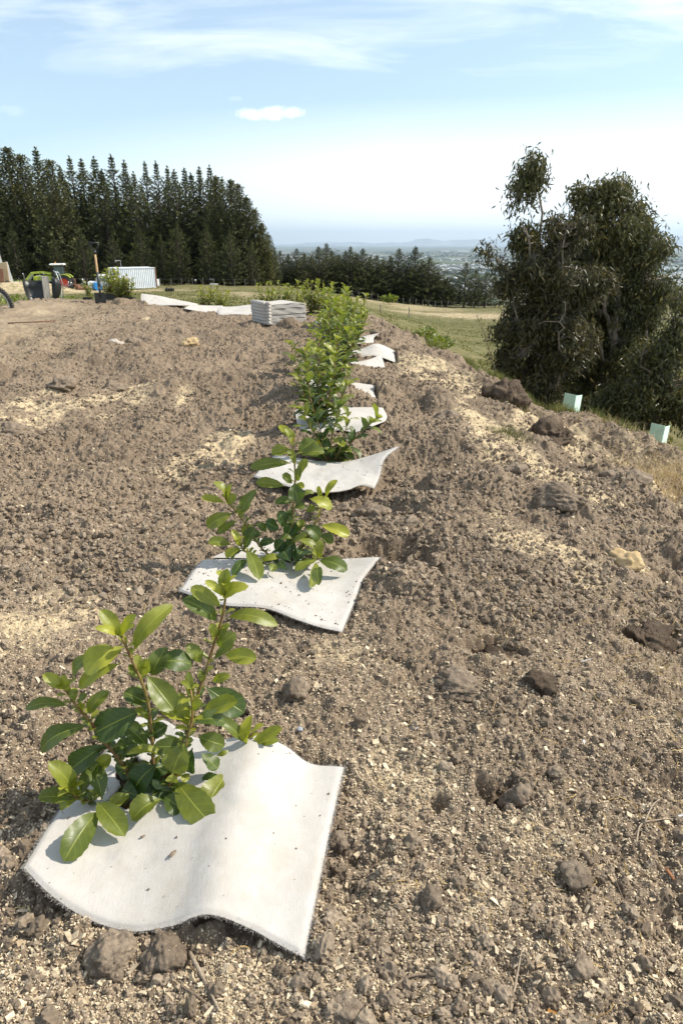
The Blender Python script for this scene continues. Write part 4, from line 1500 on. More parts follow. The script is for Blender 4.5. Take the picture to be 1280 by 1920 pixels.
S1STEMS = [  # crop pixels (scale 1.939, origin 20,1040), depth offsets in metres
    [(520, 890, 0), (518, 760, .0), (512, 640, .0), (490, 500, -.01), (440, 380, -.02), (403, 296, -.03)],
    [(545, 900, .03), (600, 740, .04), (645, 630, .05), (690, 480, .06), (735, 340, .07), (775, 200, .07), (786, 105, .07)],
    [(450, 840, .0), (400, 750, -.01), (340, 680, -.02), (285, 600, -.03), (240, 550, -.04), (200, 488, -.05)],
    [(590, 880, .02), (700, 830, .04), (790, 770, .06), (850, 700, .08), (875, 650, .09)],
    [(440, 925, -.01), (330, 905, -.04), (240, 880, -.07), (212, 840, -.08)],
    [(545, 935, -.03), (590, 820, -.04), (640, 680, -.04), (662, 560, -.03), (655, 490, -.02)],
]
S1LEAVES = [  # base, tip, width px, depth base, depth tip, tone
    (400, 300, 330, 200, 48, -.03, -.03, .6), (395, 295, 315, 262, 26, -.03, -.06, 1), (405, 300, 447, 212, 38, -.03, -.04, .8),
    (450, 350, 583, 190, 62, -.02, .0, .55), (405, 350, 260, 408, 92, -.03, -.06, .8), (402, 395, 243, 487, 50, -.03, -.05, .65),
    (330, 362, 213, 425, 48, -.01, -.02, .3), (495, 440, 600, 560, 78, -.02, -.05, .32), (520, 402, 660, 392, 78, .02, .03, .08),
    (515, 440, 555, 338, 62, .02, .03, .15), (478, 440, 500, 380, 42, -.02, -.03, .6), (455, 440, 430, 400, 26, -.02, -.02, .3),
    (500, 545, 412, 500, 56, .0, .0, .1), (472, 568, 298, 640, 100, .0, -.03, .04), (500, 600, 455, 560, 32, .0, -.01, .5),
    (765, 190, 662, 112, 50, .07, .06, .55), (748, 242, 630, 165, 64, .07, .05, .14), (775, 150, 715, 90, 30, .07, .06, 1),
    (775, 155, 790, 52, 44, .07, .07, .45), (778, 172, 853, 103, 56, .07, .06, .8), (788, 230, 968, 232, 52, .07, .05, .45),
    (745, 300, 730, 252, 30, .07, .06, .6), (762, 312, 790, 252, 34, .07, .07, .3), (752, 332, 812, 285, 52, .07, .06, .3),
    (778, 362, 892, 378, 56, .06, .04, .6), (738, 382, 812, 330, 32, .07, .07, .22), (692, 392, 648, 325, 46, .06, .05, .35),
    (702, 462, 688, 425, 28, .06, .06, .5), (735, 462, 792, 432, 30, .06, .05, .55), (712, 482, 848, 578, 86, .06, .05, .05),
    (690, 588, 824, 528, 64, .03, .01, .6), (660, 552, 655, 425, 28, .0, .01, .35), (650, 602, 548, 562, 44, -.03, -.05, .7),
    (642, 622, 606, 508, 44, -.03, -.03, .45), (655, 562, 695, 535, 34, -.03, -.04, .75), (662, 612, 782, 600, 58, -.01, .0, .1),
    (682, 662, 778, 690, 62, .0, -.01, .22), (636, 680, 588, 795, 88, -.04, -.07, .36), (662, 702, 640, 795, 56, -.02, -.03, .0),
    (692, 722, 752, 782, 54, .0, -.01, .12), (602, 822, 714, 985, 96, -.04, -.08, .3), (592, 795, 590, 830, 40, -.05, -.06, .6),
    (622, 800, 645, 822, 32, -.04, -.05, .65), (860, 690, 870, 593, 38, .08, .08, .95), (870, 690, 988, 640, 40, .08, .07, .7),
    (850, 682, 762, 598, 42, .08, .07, .25), (862, 702, 972, 662, 28, .08, .08, .4), (822, 722, 745, 762, 48, .07, .05, .5),
    (790, 798, 718, 928, 82, .06, .02, .5), (776, 815, 695, 838, 50, .05, .03, .06), (200, 490, 122, 433, 38, -.05, -.06, .75),
    (206, 500, 186, 438, 22, -.05, -.05, .85), (210, 550, 52, 552, 42, -.05, -.07, .25), (236, 525, 215, 495, 32, -.05, -.05, .45),
    (244, 535, 275, 512, 32, -.04, -.05, .3), (285, 578, 352, 502, 42, -.03, -.03, .35), (272, 585, 264, 538, 22, -.03, -.04, .75),
    (282, 622, 98, 712, 68, -.03, -.06, .16), (345, 690, 218, 788, 74, -.02, -.04, .05), (500, 700, 398, 600, 54, .0, .0, .1),
    (480, 722, 380, 692, 62, .02, .02, .04), (562, 742, 428, 708, 34, -.03, -.04, .65), (532, 762, 440, 858, 86, -.02, -.04, .0),
    (440, 790, 535, 850, 84, .0, -.02, .0), (560, 880, 630, 925, 62, -.01, -.03, .08), (440, 872, 362, 912, 42, -.03, -.05, .6),
    (548, 890, 443, 965, 74, -.04, -.06, .32), (522, 662, 566, 620, 54, .02, .02, .05), (560, 652, 602, 722, 62, .0, .0, .1),
    (640, 702, 520, 690, 52, -.02, -.02, .15), (230, 872, 155, 748, 58, -.07, -.08, .5), (232, 885, 102, 880, 52, -.07, -.1, .25),
    (246, 890, 178, 925, 44, -.07, -.09, .5), (315, 900, 405, 1022, 70, -.05, -.07, .3), (320, 932, 183, 1100, 82, -.05, -.1, .2),
    (252, 872, 322, 755, 54, -.05, -.04, .14), (332, 890, 298, 758, 58, -.03, -.03, .12), (300, 782, 368, 735, 42, -.03, -.02, .55),
    (242, 880, 214, 850, 28, -.07, -.08, .7), (420, 700, 345, 640, 60, .01, .0, .05), (450, 760, 390, 800, 60, .02, .02, .0),
    (500, 800, 560, 760, 70, .02, .02, .02), (520, 850, 600, 860, 70, .01, .0, .02), (470, 880, 400, 850, 60, .0, .0, .0), (610, 600, 560, 540, 40, .02, .02, .3)]
S2STEMS = [
    [(690, 810, 0), (690, 600, 0), (695, 480, 0), (705, 330, 0), (700, 220, -.01), (690, 105, -.01)],
    [(625, 805, 0), (540, 700, -.02), (430, 540, -.04), (372, 470, -.05), (340, 430, -.05)],
    [(605, 808, -.02), (520, 760, -.05), (440, 700, -.07), (405, 660, -.08)],
    [(715, 800, 0), (760, 640, .03), (830, 520, .05), (845, 430, .06)],
    [(715, 805, -.02), (790, 765, -.05), (828, 742, -.07)],
]
S2LEAVES = [
    (700, 130, 628, 42, 40, 0, 0, .9), (692, 152, 658, 66, 44, 0, -.02, .55), (682, 182, 583, 198, 64, 0, -.03, .5), (718, 192, 802, 120, 76, .0, .02, .2),
    (740, 208, 856, 184, 70, -.01, -.02, .28), (682, 246, 468, 258, 60, 0, -.03, .3), (700, 242, 668, 176, 38, -.01, -.02, .42), (718, 312, 772, 228, 48, 0, .0, .6),
    (722, 342, 722, 265, 38, -.01, -.02, .3), (652, 366, 500, 346, 56, -.01, -.02, .35), (508, 380, 422, 506, 82, -.02, -.04, .26), (690, 352, 638, 306, 54, 0, -.02, .3),
    (700, 350, 718, 446, 80, -.02, -.05, .08), (740, 420, 802, 395, 44, .01, .02, .35), (702, 362, 754, 370, 38, -.01, -.02, .75), (868, 424, 918, 332, 38, .06, .06, .8),
    (842, 424, 828, 366, 28, .06, .06, .85), (780, 432, 896, 482, 70, .04, .02, .85), (838, 570, 988, 624, 66, .05, .03, 1), (760, 502, 812, 478, 42, .03, .04, .4),
    (692, 452, 600, 446, 48, 0, -.02, .1), (652, 582, 618, 498, 64, -.01, -.02, 0), (622, 592, 550, 556, 64, -.01, -.03, 0), (702, 542, 668, 550, 44, -.02, -.03, .2),
    (740, 582, 730, 540, 42, 0, 0, .55), (752, 572, 832, 642, 70, .01, -.01, .1), (832, 622, 904, 656, 64, .03, .02, .15), (762, 640, 818, 692, 54, 0, -.02, .4),
    (820, 742, 842, 648, 44, -.07, -.07, .55), (820, 746, 738, 638, 60, -.07, -.07, .42), (820, 750, 703, 802, 64, -.07, -.09, .32), (830, 756, 972, 800, 80, -.07, -.08, .16),
    (816, 762, 780, 888, 54, -.07, -.1, .4), (822, 792, 832, 868, 54, -.06, -.08, .15), (345, 452, 288, 342, 60, -.05, -.05, .5), (352, 456, 368, 356, 44, -.05, -.05, .8),
    (342, 452, 216, 428, 42, -.05, -.07, .75), (356, 462, 388, 408, 54, -.05, -.05, .65), (376, 506, 248, 586, 72, -.05, -.08, .42), (402, 546, 296, 606, 44, -.04, -.06, .3),
    (430, 522, 400, 488, 34, -.04, -.05, .55), (498, 562, 558, 592, 44, -.02, -.02, .15), (442, 700, 498, 588, 76, -.06, -.06, .12), (430, 622, 474, 568, 44, -.03, -.03, .45),
    (412, 682, 378, 596, 38, -.08, -.08, .9), (372, 672, 252, 650, 54, -.07, -.09, .36), (422, 690, 342, 738, 48, -.08, -.09, .85), (456, 702, 522, 845, 76, -.07, -.1, .32),
    (432, 702, 368, 745, 54, -.06, -.07, .04), (462, 752, 382, 825, 54, -.05, -.07, .04), (642, 740, 532, 738, 38, -.06, -.08, .75), (602, 652, 520, 662, 44, -.01, -.02, .02),
    (600, 702, 645, 650, 64, 0, 0, 0), (660, 642, 692, 555, 64, 0, 0, 0), (640, 702, 705, 660, 74, -.02, -.02, .04), (682, 762, 636, 698, 84, -.02, -.03, 0),
    (700, 764, 745, 698, 74, -.02, -.03, 0), (662, 802, 616, 756, 64, -.03, -.04, .05), (602, 772, 578, 812, 44, -.04, -.05, .3), (690, 642, 628, 640, 44, -.03, -.04, .22),
    (682, 662, 772, 622, 34, -.03, -.03, .3), (680, 700, 620, 720, 70, .01, .0, 0), (720, 760, 690, 700, 70, .01, .0, 0), (740, 730, 800, 700, 50, .0, .0, .2),
    (660, 540, 700, 500, 50, .01, .01, .05), (700, 480, 760, 470, 46, .0, -.01, .15), (690, 600, 740, 560, 50, .01, .0, .1)]


def hero_shrub(base_px, stems, leaves, ox, oy, sc, lab, seed):
    r = np.random.default_rng(seed)
    p = on_ground(*base_px)
    gz = float(ground_h(p.x, p.y))
    root = thing('shrub', lab, 'shrub', (p.x, p.y, gz), 0, 'planted shrubs in the row')
    rt = np.array((p.x, p.y, gz))
    Y = p.y
    for st in stems:
        P = [np.array(tuple(at(ox + a / sc, oy + b / sc, Y + dz))) - rt for (a, b, dz) in st]
        P[0] = np.array([P[0][0] * .35, P[0][1] * .35, -.015])
        P = resample(P, 26)
        mb = MB()
        rad = np.linspace(.0046, .0024, len(P)) * (1 + .12 * (np.arange(len(P)) % 5 == 0))
        mb.tube([tuple(q) for q in P], rad, 7)
        mb.obj('stem', M['stem'], root, smooth=True)
    mb = MB()
    cam_p = np.array((0, 0, CAM_H)) - rt
    for (a, b, c, d, w, d0, d1, tone) in leaves:
        B, T = [], []
        for L_, (uu, vv, dd, hh) in ((B, (ox + a / sc, oy + b / sc, d0, .03)), (T, (ox + c / sc, oy + d / sc, d1, .022))):
            q = at(uu, vv, Y + dd)
            g0 = on_ground(uu, vv, hh + .03)
            if q.z < g0.z and q.y > g0.y:      # it would sink into the felt: keep it just above
                q = g0
            L_.extend(np.array(tuple(q)) - rt)
        B, T = np.array(B), np.array(T)
        wd = w / sc / F * np.linalg.norm(cam_p - B) * 1.0
        view = nrm(cam_p - B)
        n = view * r.uniform(.55, 1.0) + np.array((0, 0, 1)) * r.uniform(.35, .9) + r.normal(0, .25, 3)
        leaf(mb, B, T, wd * (1.02 if g0.y < Y - .1 and q is g0 else 1.04), n, tone, r.uniform(.05, .42), r.uniform(.1, .6), 17, 7, 0, r.uniform(-.08, .08))
    # side shoots: small leaves in the axils of every stem
    for st in stems:
        P = [np.array(tuple(at(ox + a / sc, oy + b / sc, Y + dz))) - rt for (a, b, dz) in st]
        P = resample(P, 16)
        for k in range(2, 16):
            for j in range(3):
                ang = k * 2.4 + j * 2.1
                out = np.array((math.cos(ang), math.sin(ang), r.uniform(.3, .9)))
                L = r.uniform(.014, .034)
                B = P[k]
                leaf(mb, B, B + nrm(out) * L, L * .5, np.array((0, 0, 1)) - out * .3, r.uniform(.1, .6) if k < 11 else r.uniform(.4, .9), .1, .35, 9, 5)
    # dark crowded leaves low in the middle
    for st in stems:
        P = [np.array(tuple(at(ox + a / sc, oy + b / sc, Y + dz))) - rt for (a, b, dz) in st]
        P[0] = np.array([P[0][0] * .35, P[0][1] * .35, .01])
        P = resample(P, 16)
        for k in range(1, 8):
            a_ = r.uniform(0, 6.28)
            out = nrm(np.array((math.cos(a_), math.sin(a_), r.uniform(.1, 1.0))))
            L = r.uniform(.026, .045)
            leaf(mb, P[k], P[k] + out * L, L * r.uniform(.42, .55), np.array((0, 0, 1)) + r.normal(0, .4, 3), r.uniform(0, .2), .15, .4, 13, 5)
    mb.obj('foliage', M['leaf'], root, smooth=True, attrs=True)
    return root


hero_shrub((268, 1492), S1STEMS, S1LEAVES, 20, 1040, 1.939, 'nearest glossy green shrub with reddish stems, growing through the largest felt mat', 1)
hero_shrub((545, 1058), S2STEMS, S2LEAVES, 300, 780, 2.783, 'second glossy shrub from the camera, spreading low over the speckled mat', 2)


def auto_shrub_parts(root, stems, seed, Lmin=.035, Lmax=.06, gap=.018, hi=True, bright=0.0):
    """stems: list of point lists in root space; leaves spiral up each one"""
    r = np.random.default_rng(seed)
    fol = MB()
    for st in stems:
        n = 24
        P = resample(st, n)
        seglen = np.linalg.norm(np.diff(P, axis=0), axis=1).sum()
        mb = MB()
        mb.tube([tuple(q) for q in P], np.linspace(.004, .002, n) if hi else np.linspace(.005, .003, n), 6 if hi else 4)
        mb.obj('stem', M['stem'], root, smooth=True)
        nl = int(seglen / gap)
        for k in range(nl):
            f = .12 + .88 * k / max(1, nl - 1)
            i = int(f * (n - 1))
            B = P[i]
            ax = nrm(P[min(i + 1, n - 1)] - P[max(0, i - 1)])
            ang = k * 2.4 + r.uniform(-.4, .4)
            h = np.array((math.cos(ang), math.sin(ang), 0))
            h = nrm(h - ax * h.dot(ax))
            el = r.uniform(.05, .55) + .35 * f
            d = nrm(h * math.cos(el) + ax * math.sin(el))
            L = r.uniform(Lmin, Lmax) * (1.0 - .25 * f)
            tone = np.clip(r.normal(.12, .12) + .9 * max(0, f - .55) + bright, 0, 1)
            up = nrm(np.array((0, 0, 1.)) + ax * .6 - d * .3 + r.normal(0, .2, 3))
            leaf(fol, B + d * .003, B + d * L, L * r.uniform(.36, .5), up, tone, r.uniform(.05, .3), r.uniform(.1, .4), 13 if hi else 5, 5 if hi else 3, 0, r.uniform(-.1, .1))
        tip = P[-1]
        for k in range(6):
            ang = k * 1.05 + r.uniform(-.2, .2)
            ax = nrm(P[-1] - P[-4])
            h = np.array((math.cos(ang), math.sin(ang), 0))
            d = nrm(h * .6 + ax * r.uniform(.5, 1.1))
            L = r.uniform(.025, .045)
            leaf(fol, tip, tip + d * L, L * .42, ax - d * .2, r.uniform(.65, 1), .15, .3, 11 if hi else 4, 5 if hi else 3)
    fol.obj('foliage', M['leaf'], root, smooth=True, attrs=True)


# third shrub: stems read off the photo
p = on_ground(622, 868)
gz = float(ground_h(p.x, p.y))
rt = np.array((p.x, p.y, gz))
root = thing('shrub', 'third shrub from the camera with a long leafy arm reaching right over bare soil', 'shrub', tuple(rt), 0, 'planted shrubs in the row')
st3 = []
for st in ([(560, 1215, 0), (700, 1060, 0), (800, 945, -.02), (900, 850, -.03), (985, 780, -.03)],
           [(530, 1215, 0), (540, 1000, 0), (600, 740, .02), (655, 520, .03), (705, 300, .03)],
           [(500, 1210, 0), (440, 1050, -.03), (340, 880, -.05), (255, 700, -.05)],
           [(520, 1210, .02), (430, 900, .08), (330, 560, .1), (300, 330, .1), (290, 110, .1)],
           [(520, 1215, -.03), (460, 1130, -.09), (420, 1050, -.1)],
           [(560, 1215, -.02), (600, 1130, -.08), (640, 1060, -.1)], [(540, 1215, .03), (620, 1080, .08), (680, 900, .1), (700, 760, .1)]):
    P = [np.array(tuple(at(520 + a / 5.333, 640 + b / 5.333, p.y + dz))) - rt for (a, b, dz) in st]
    P[0] = P[0] * .4
    P[0][2] = -.01
    st3.append(P)
auto_shrub_parts(root, st3, 33, .08, .125, .0185)


def rand_stems(r, n, H, spread):
    out = []
    for k in range(n):
        a = k * 2.4 + r.uniform(-.3, .3)
        h = H * (1 if k == 0 else r.uniform(.5, .95))
        sp = spread * (r.uniform(.1, .35) if k == 0 else r.uniform(.5, 1.0))
        c, s = math.cos(a), math.sin(a)
        out.append([np.array((0.01 * c, 0.01 * s, -.01)), np.array((sp * .45 * c, sp * .45 * s, h * .35)), np.array((sp * .8 * c, sp * .8 * s, h * .7)), np.array((sp * c, sp * s, h))])
    return out


ROW = [(601, 806, .46, .16, 'shrub just behind the third one, leaning left with yellow tips'), (628, 752, .44, .16, 'fifth shrub from the camera, in the thick of the row'),
       (640, 705, .46, .17, 'sixth shrub from the camera, beside the wedge of felt'), (641, 675, .46, .18, 'seventh shrub from the camera, behind the overlapping mats'),
       (646, 650, .5, .17, 'eighth shrub from the camera, beside the mat with the lifted corner'), (640, 629, .5, .18, 'ninth shrub, beside the mat standing on edge'),
       (622, 612, .5, .18, 'shrub at the left of the row end, right of the stacked mats'), (655, 615, .52, .16, 'tall last shrub at the right of the row end')]
for k, (u, v, H, sp, lab) in enumerate(ROW):
    r = np.random.default_rng(60 + k)
    p = on_ground(u, v)
    root = thing('shrub', lab, 'shrub', (p.x, p.y, float(ground_h(p.x, p.y))), r.uniform(0, 6), 'planted shrubs in the row')
    auto_shrub_parts(root, rand_stems(r, 9, H * 1.22 - .02 * k, sp * 1.35), 70 + k, .088, .138, .020, k < 3, .03)

BACK = [(385, 566, .36, .16, 'small shrub in the back row above the tilted cream mat'), (412, 571, .34, .18, 'bushy shrub in the back row above the half buried mat'),
        (497, 566, .40, .18, 'left of the three shrubs behind the stacked mats'), (525, 565, .42, .2, 'middle one of the three shrubs behind the stacked mats'),
        (555, 566, .42, .19, 'right of the three shrubs behind the stacked mats'), (585, 582, .44, .17, 'shrub between the stacked mats and the row end'),
        (600, 595, .42, .18, 'shrub closest to the right side of the stacked mats')]
for k, (u, v, H, sp, lab) in enumerate(BACK):
    r = np.random.default_rng(160 + k)
    p = at(u, v, 11.6 if k < 5 else 10.2)
    root = thing('shrub', lab, 'shrub', (p.x, p.y, float(ground_h(p.x, p.y))), r.uniform(0, 6), 'shrubs along the back of the bed')
    auto_shrub_parts(root, rand_stems(r, 9, H * 1.05, sp * 1.2), 170 + k, .07, .105, .019, False, .2)


# ------------------------------------------------------------------ grass tufts
def grass_mesh(px_, py_, hmin, hmax, wid, seed, tone=(0, 1), lean=.5, gh=None, seg=3):
    r = np.random.default_rng(seed)
    n = len(px_)
    z = ground_h(px_, py_) - .01 if gh is None else gh
    h = r.uniform(hmin, hmax, n)
    a = r.uniform(0, 2 * np.pi, n)
    ln = r.uniform(.1, lean, n) * h
    wa = r.uniform(0, 2 * np.pi, n)
    t = np.linspace(0, 1, seg + 1)
    V = np.zeros((n, seg + 1, 2, 3))
    for j, tt in enumerate(t):
        cx = px_ + np.cos(a) * ln * tt ** 2
        cy = py_ + np.sin(a) * ln * tt ** 2
        cz = z + h * (tt - .25 * tt * tt * (ln / h))
        w = wid * (1 - tt * .92) / 2
        V[:, j, 0] = np.stack([cx - np.cos(wa) * w, cy - np.sin(wa) * w, cz], -1)
        V[:, j, 1] = np.stack([cx + np.cos(wa) * w, cy + np.sin(wa) * w, cz], -1)
    m = (seg + 1) * 2
    q = np.array([(2 * j, 2 * j + 1, 2 * j + 3, 2 * j + 2) for j in range(seg)])
    Fc = (q[None] + (np.arange(n) * m)[:, None, None]).reshape(-1, 4)
    mb = MB()
    c = np.repeat(r.uniform(tone[0], tone[1], n), m)
    mb.add(V.reshape(-1, 3), Fc, np.stack([c, c, c], -1))
    return mb


r = np.random.default_rng(5)
# brow on the right: green verge behind the shoulder
n = 42000
y = r.uniform(4.2, 9.5, n)
xe_ = np.interp(y, [4, 5.05, 5.65, 6.25, 7.8, 9.5], [3.1, 2.7, 2.2, 1.75, 1.5, 1.2])
x = xe_ - .1 + r.gamma(1.5, .35, n)
k = fbm(x * 2.5, y * 2.5, 3, 12) > -.14
tag(grass_mesh(x[k], y[k], .04, .13, .007, 6, (0, .75)).obj('grass', M['grass'], attrs=True), 'fresh green grass along the brow beneath the gum trees', 'grass', kind='stuff')
# straw coloured grass right edge
n = 2600
c = on_ground(1255, 880)
x = r.normal(c.x + .12, .22, n)
y = r.normal(c.y, .25, n)
x2 = np.concatenate([x, r.normal(on_ground(1100, 800).x + .2, .3, 260)])
y2 = np.concatenate([y, r.normal(on_ground(1100, 800).y + .1, .2, 260)])
tag(grass_mesh(x2, y2, .05, .15, .004, 7, (0, 1), 1.6).obj('dry_grass', M['drygrass'], attrs=True), 'straw coloured dry grass sprawling at the right edge of the bank', 'dry grass', kind='stuff')
for (u, v, nn, rr, hh, mt_, lab, nm) in (
        (955, 830, 260, .06, .10, 'grass', 'tuft of green grass growing beside the sawdust streak', 'grass_tuft'),
        (1175, 1000, 7, .012, .07, 'grass', 'few upright green blades on bare soil at the right', 'grass_plant'),
        (1165, 1095, 10, .05, .05, 'grass', 'flattened green blades below the yellow lump', 'grass_plant'),
        (1278, 1360, 7, .01, .04, 'grass', 'tiny green seedling at the right edge', 'seedling'),
        (975, 770, 90, .08, .11, 'grass', 'ragged grass tuft just right of the root-matted clump', 'grass_tuft'),
        (940, 1190, 90, .05, .05, 'drygrass', 'frayed dry roots on top of the dark turf clump', 'root_tuft'),
        (845, 880, 26, .03, .06, 'drygrass', 'thin dry stalks sprouting right of the curled felt mat', 'dry_stalks'),
        (912, 1110, 22, .04, .06, 'drygrass', 'sprig of dry stalks on the middle of the slope', 'dry_stalks'),
        (1245, 1270, 120, .09, .07, 'drygrass', 'mat of fine brown roots at the right edge', 'root_tuft'),
        (1205, 1140, 80, .08, .06, 'drygrass', 'brown roots trailing over the crumbling clump', 'root_tuft')):
    q = on_ground(u, v)
    X, Y = r.normal(q.x, rr, nn), r.normal(q.y, rr, nn)
    tag(grass_mesh(X, Y, hh * .5, hh, .0035, 9 + u, (0, .9), 1.4).obj(nm, M[mt_], attrs=True), lab, 'plant', 'small tufts on the soil')
# field grass
n = 110000
y = np.exp(r.uniform(np.log(12.2), np.log(85), n))
x = y * r.uniform(-.58, .5, n)
g_, s_, t2 = masks(x, y)
k = (g_ > .6) & (t2 < .35) & (fbm(x * 1.7, y * 1.1, 4, 14) > -.02)
x, y = x[k], y[k]
tag(grass_mesh(x, y, .04, .13, .06, 8, (0, .8), .8, seg=2).obj('pasture', M['grass'], attrs=True), 'rough tufted pasture grass covering the field behind the bed', 'pasture', kind='stuff')


def weed(u, v, Y, H, R_, lab, seed, n=240, name='weed', mat='leaf', cat='weed'):
    r = np.random.default_rng(seed)
    p = at(u, v, Y)
    z = float(ground_h(p.x, p.y))
    root = thing(name, lab, cat, (p.x, p.y, z), 0, 'weeds beyond the bed')
    mb = MB()
    st = MB()
    for k in range(9):
        a = r.uniform(0, 6.28)
        q = np.array((math.cos(a) * R_ * r.uniform(.1, .7), math.sin(a) * R_ * r.uniform(.1, .7), H * r.uniform(.5, .95)))
        st.tube([(0, 0, 0), tuple(q * .5 + (0, 0, H * .1)), tuple(q)], [.006, .004, .002], 4)
    for k in range(n):
        d = r.normal(0, 1, 3)
        d = d / np.linalg.norm(d) * r.uniform(.35, 1) ** .5
        B = np.array((d[0] * R_, d[1] * R_, H * .52 + d[2] * H * .48))
        o = nrm(np.array((d[0], d[1], .5)) + r.normal(0, .3, 3))
        L = r.uniform(.07, .13) * (Y / 18)
        leaf(mb, B, B + o * L, L * .45, (0, 0, 1) + r.normal(0, .3, 3), r.uniform(.1, .65), .15, .2, 4, 3)
    st.obj('stem', M['stem'], root)
    mb.obj('foliage', M[mat], root, smooth=True, attrs=True)


weed(16, 562, 16, .38, .45, 'leafy weed clump behind the bicycle wheel', 1)
weed(22, 583, 14.2, .26, .28, 'low weed clump just right of the bicycle wheel', 2)
weed(42, 552, 20, .3, .6, 'green weed patch on the bare bank left of the wheelbarrows', 3)
weed(58, 560, 20, .3, .5, 'green weed patch touching the left wheelbarrow', 4)
weed(120, 550, 24, .3, .5, 'green weed patch right of the wheelbarrows', 5)
weed(10, 548, 24, .4, .8, 'weeds on the left edge below the timber', 6)
weed(30, 524, 66, .8, 1.6, 'low scrub between the timber and the loader', 7, 200)
weed(825, 625, 26, .55, .5, 'dark low bush in the pasture left of the gum trees', 8, 300, 'bush', 'leaf', 'bush')
weed(800, 618, 32, .4, .5, 'small bush in the pasture left of the dark one', 9, 200, 'bush', 'leaf', 'bush')
weed(730, 520, 100, 1.0, 1.0, 'bush on the fence line below the small pines', 12, 200, 'bush', 'leaf', 'bush')


# ------------------------------------------------------------------ conifers
def conifer(H, Rr, seed, spiky=True, dens=1.0, skirt=.06, bx=1.0):
    r = np.random.default_rng(seed)
    tr = MB()
    n = 14
    tr.tube([(.012 * H * math.sin(i * .7 + seed) * (i / n), 0, H * i / n * .985) for i in range(n + 1)], np.linspace(.016 * H, .0012 * H, n + 1), 7)
    V, Fc, C = [], [], []
    z = skirt * H
    k = 0
    pts, dirs, lens, tones = [], [], [], []
    while z < H * .985:
        f = z / H
        L = Rr * ((.05 + .6 * (1 - f) * (f > .86) + (f <= .86) * .13 + .92 * np.clip((.86 - f) / .55, 0, 1) ** .62) if spiky else (1 - f) ** .62) * (1 if f > .12 else .75 + 2 * f)
        nb = int(r.integers(5, 8) * (1.25 if not spiky else 1))
        ph = r.uniform(0, 6.28)
        for b in range(nb):
            a = ph + b * 2 * math.pi / nb + r.uniform(-.25, .25)
            Lb = L * r.uniform(.65, 1.15)
            c, s = math.cos(a), math.sin(a)
            el = (-.12 + .5 * f + r.uniform(-.1, .12)) if spiky else (.25 + .5 * f)
            m = max(3, int(Lb / (.020 * H) * dens))
            P = []
            for j in range(m + 1):
                q = j / m
                zz_ = z + Lb * (q * math.tan(el) + .28 * q * q)
                P.append((c * Lb * q, s * Lb * q, zz_))
            tr.tube([P[0], P[m // 2], P[-1]], [.0032 * H * (1 - f) + .0006 * H, .002 * H * (1 - f) + .0005 * H, .0003 * H], 4, cap=False)
            for j in range(1, m + 1):
                q = j / m
                if q < .22 and f < .7:
                    continue
                nn = int(5 + 3 * dens)
                for _ in range(nn):
                    o = r.normal(0, 1, 3)
                    o = nrm(o + np.array((c, s, .75)) * 1.0)
                    pts.append(np.array(P[j]) + r.normal(0, .008 * H * (1 - .85 * f), 3))
                    dirs.append(o)
                    lens.append(r.uniform(.016, .034) * H * (1 - .55 * f))
                    tones.append(np.clip(r.normal(.35, .2) + .25 * (q > .85) + .15 * f, 0, 1))
        z += H * (.030 if f < .8 else .022) / (1 if spiky else 1.2)
        k += 1
    # leader tuft
    for _ in range(40):
        pts.append(np.array((0, 0, H * r.uniform(.955, 1.0))))
        dirs.append(nrm(r.normal(0, 1, 3) + np.array((0, 0, 1.5))))
        lens.append(r.uniform(.01, .02) * H)
        tones.append(.5)
    P = np.array(pts)
    D = np.array(dirs)
    Ln = np.array(lens)[:, None]
    S = np.cross(D, r.normal(0, 1, D.shape))
    S /= np.linalg.norm(S, axis=1)[:, None] + 1e-9
    w = Ln * .17 * bx
    V = np.stack([P - S * w * .4, P + S * w * .4, P + D * Ln * .55 + S * w, P + D * Ln, P + D * Ln * .55 - S * w], 1)
    n = len(P)
    Fc = (np.array([(0, 1, 2, 3, 4)])[None] + (np.arange(n) * 5)[:, None, None]).reshape(-1, 5)
    fo = MB()
    c = np.repeat(np.array(tones), 5)
    fo.add(V.reshape(-1, 3), Fc, np.stack([c, c, c], -1))
    return tr.mesh('trunk', True), fo.mesh('crown', False, True)


PROT = [conifer(26, 4.6, 1), conifer(26, 3.9, 2), conifer(26, 5.2, 3), conifer(26, 4.3, 4)]
CYP = [conifer(22, 4.6, 11, False, 1.15, .03, 1.25), conifer(22, 4.0, 12, False, 1.15, .03, 1.25)]
SML = [conifer(9, 2.6, 21), conifer(9, 2.2, 22), conifer(9, 3.0, 23)]
ordn = ['first', 'second', 'third', 'fourth', 'fifth', 'sixth', 'seventh', 'eighth', 'ninth', 'tenth', 'eleventh', 'twelfth', 'thirteenth', 'fourteenth', 'fifteenth', 'sixteenth', 'seventeenth', 'eighteenth', 'nineteenth', 'twentieth', 'twenty-first', 'twenty-second', 'twenty-third', 'twenty-fourth', 'twenty-fifth', 'twenty-sixth', 'twenty-seventh', 'twenty-eighth', 'twenty-ninth', 'thirtieth']


def plant_tree(kind, u, vtop, Y, proto, mat, H0, lab, group, r, widen=1.0, zoff=0):
    p = at(u, vtop, Y)
    z = float(base_z(p.x, Y)) + zoff
    H = p.z - z
    s = H / H0
    root = thing(kind, lab, 'tree', (p.x, Y, z), r.uniform(0, 6.28), group)
    a = link('trunk', proto[0], M['pinebark'], root)
    b = link('crown', proto[1], M[mat], root)
    root.scale = (s * widen, s * widen, s)
    return root


r = np.random.default_rng(77)
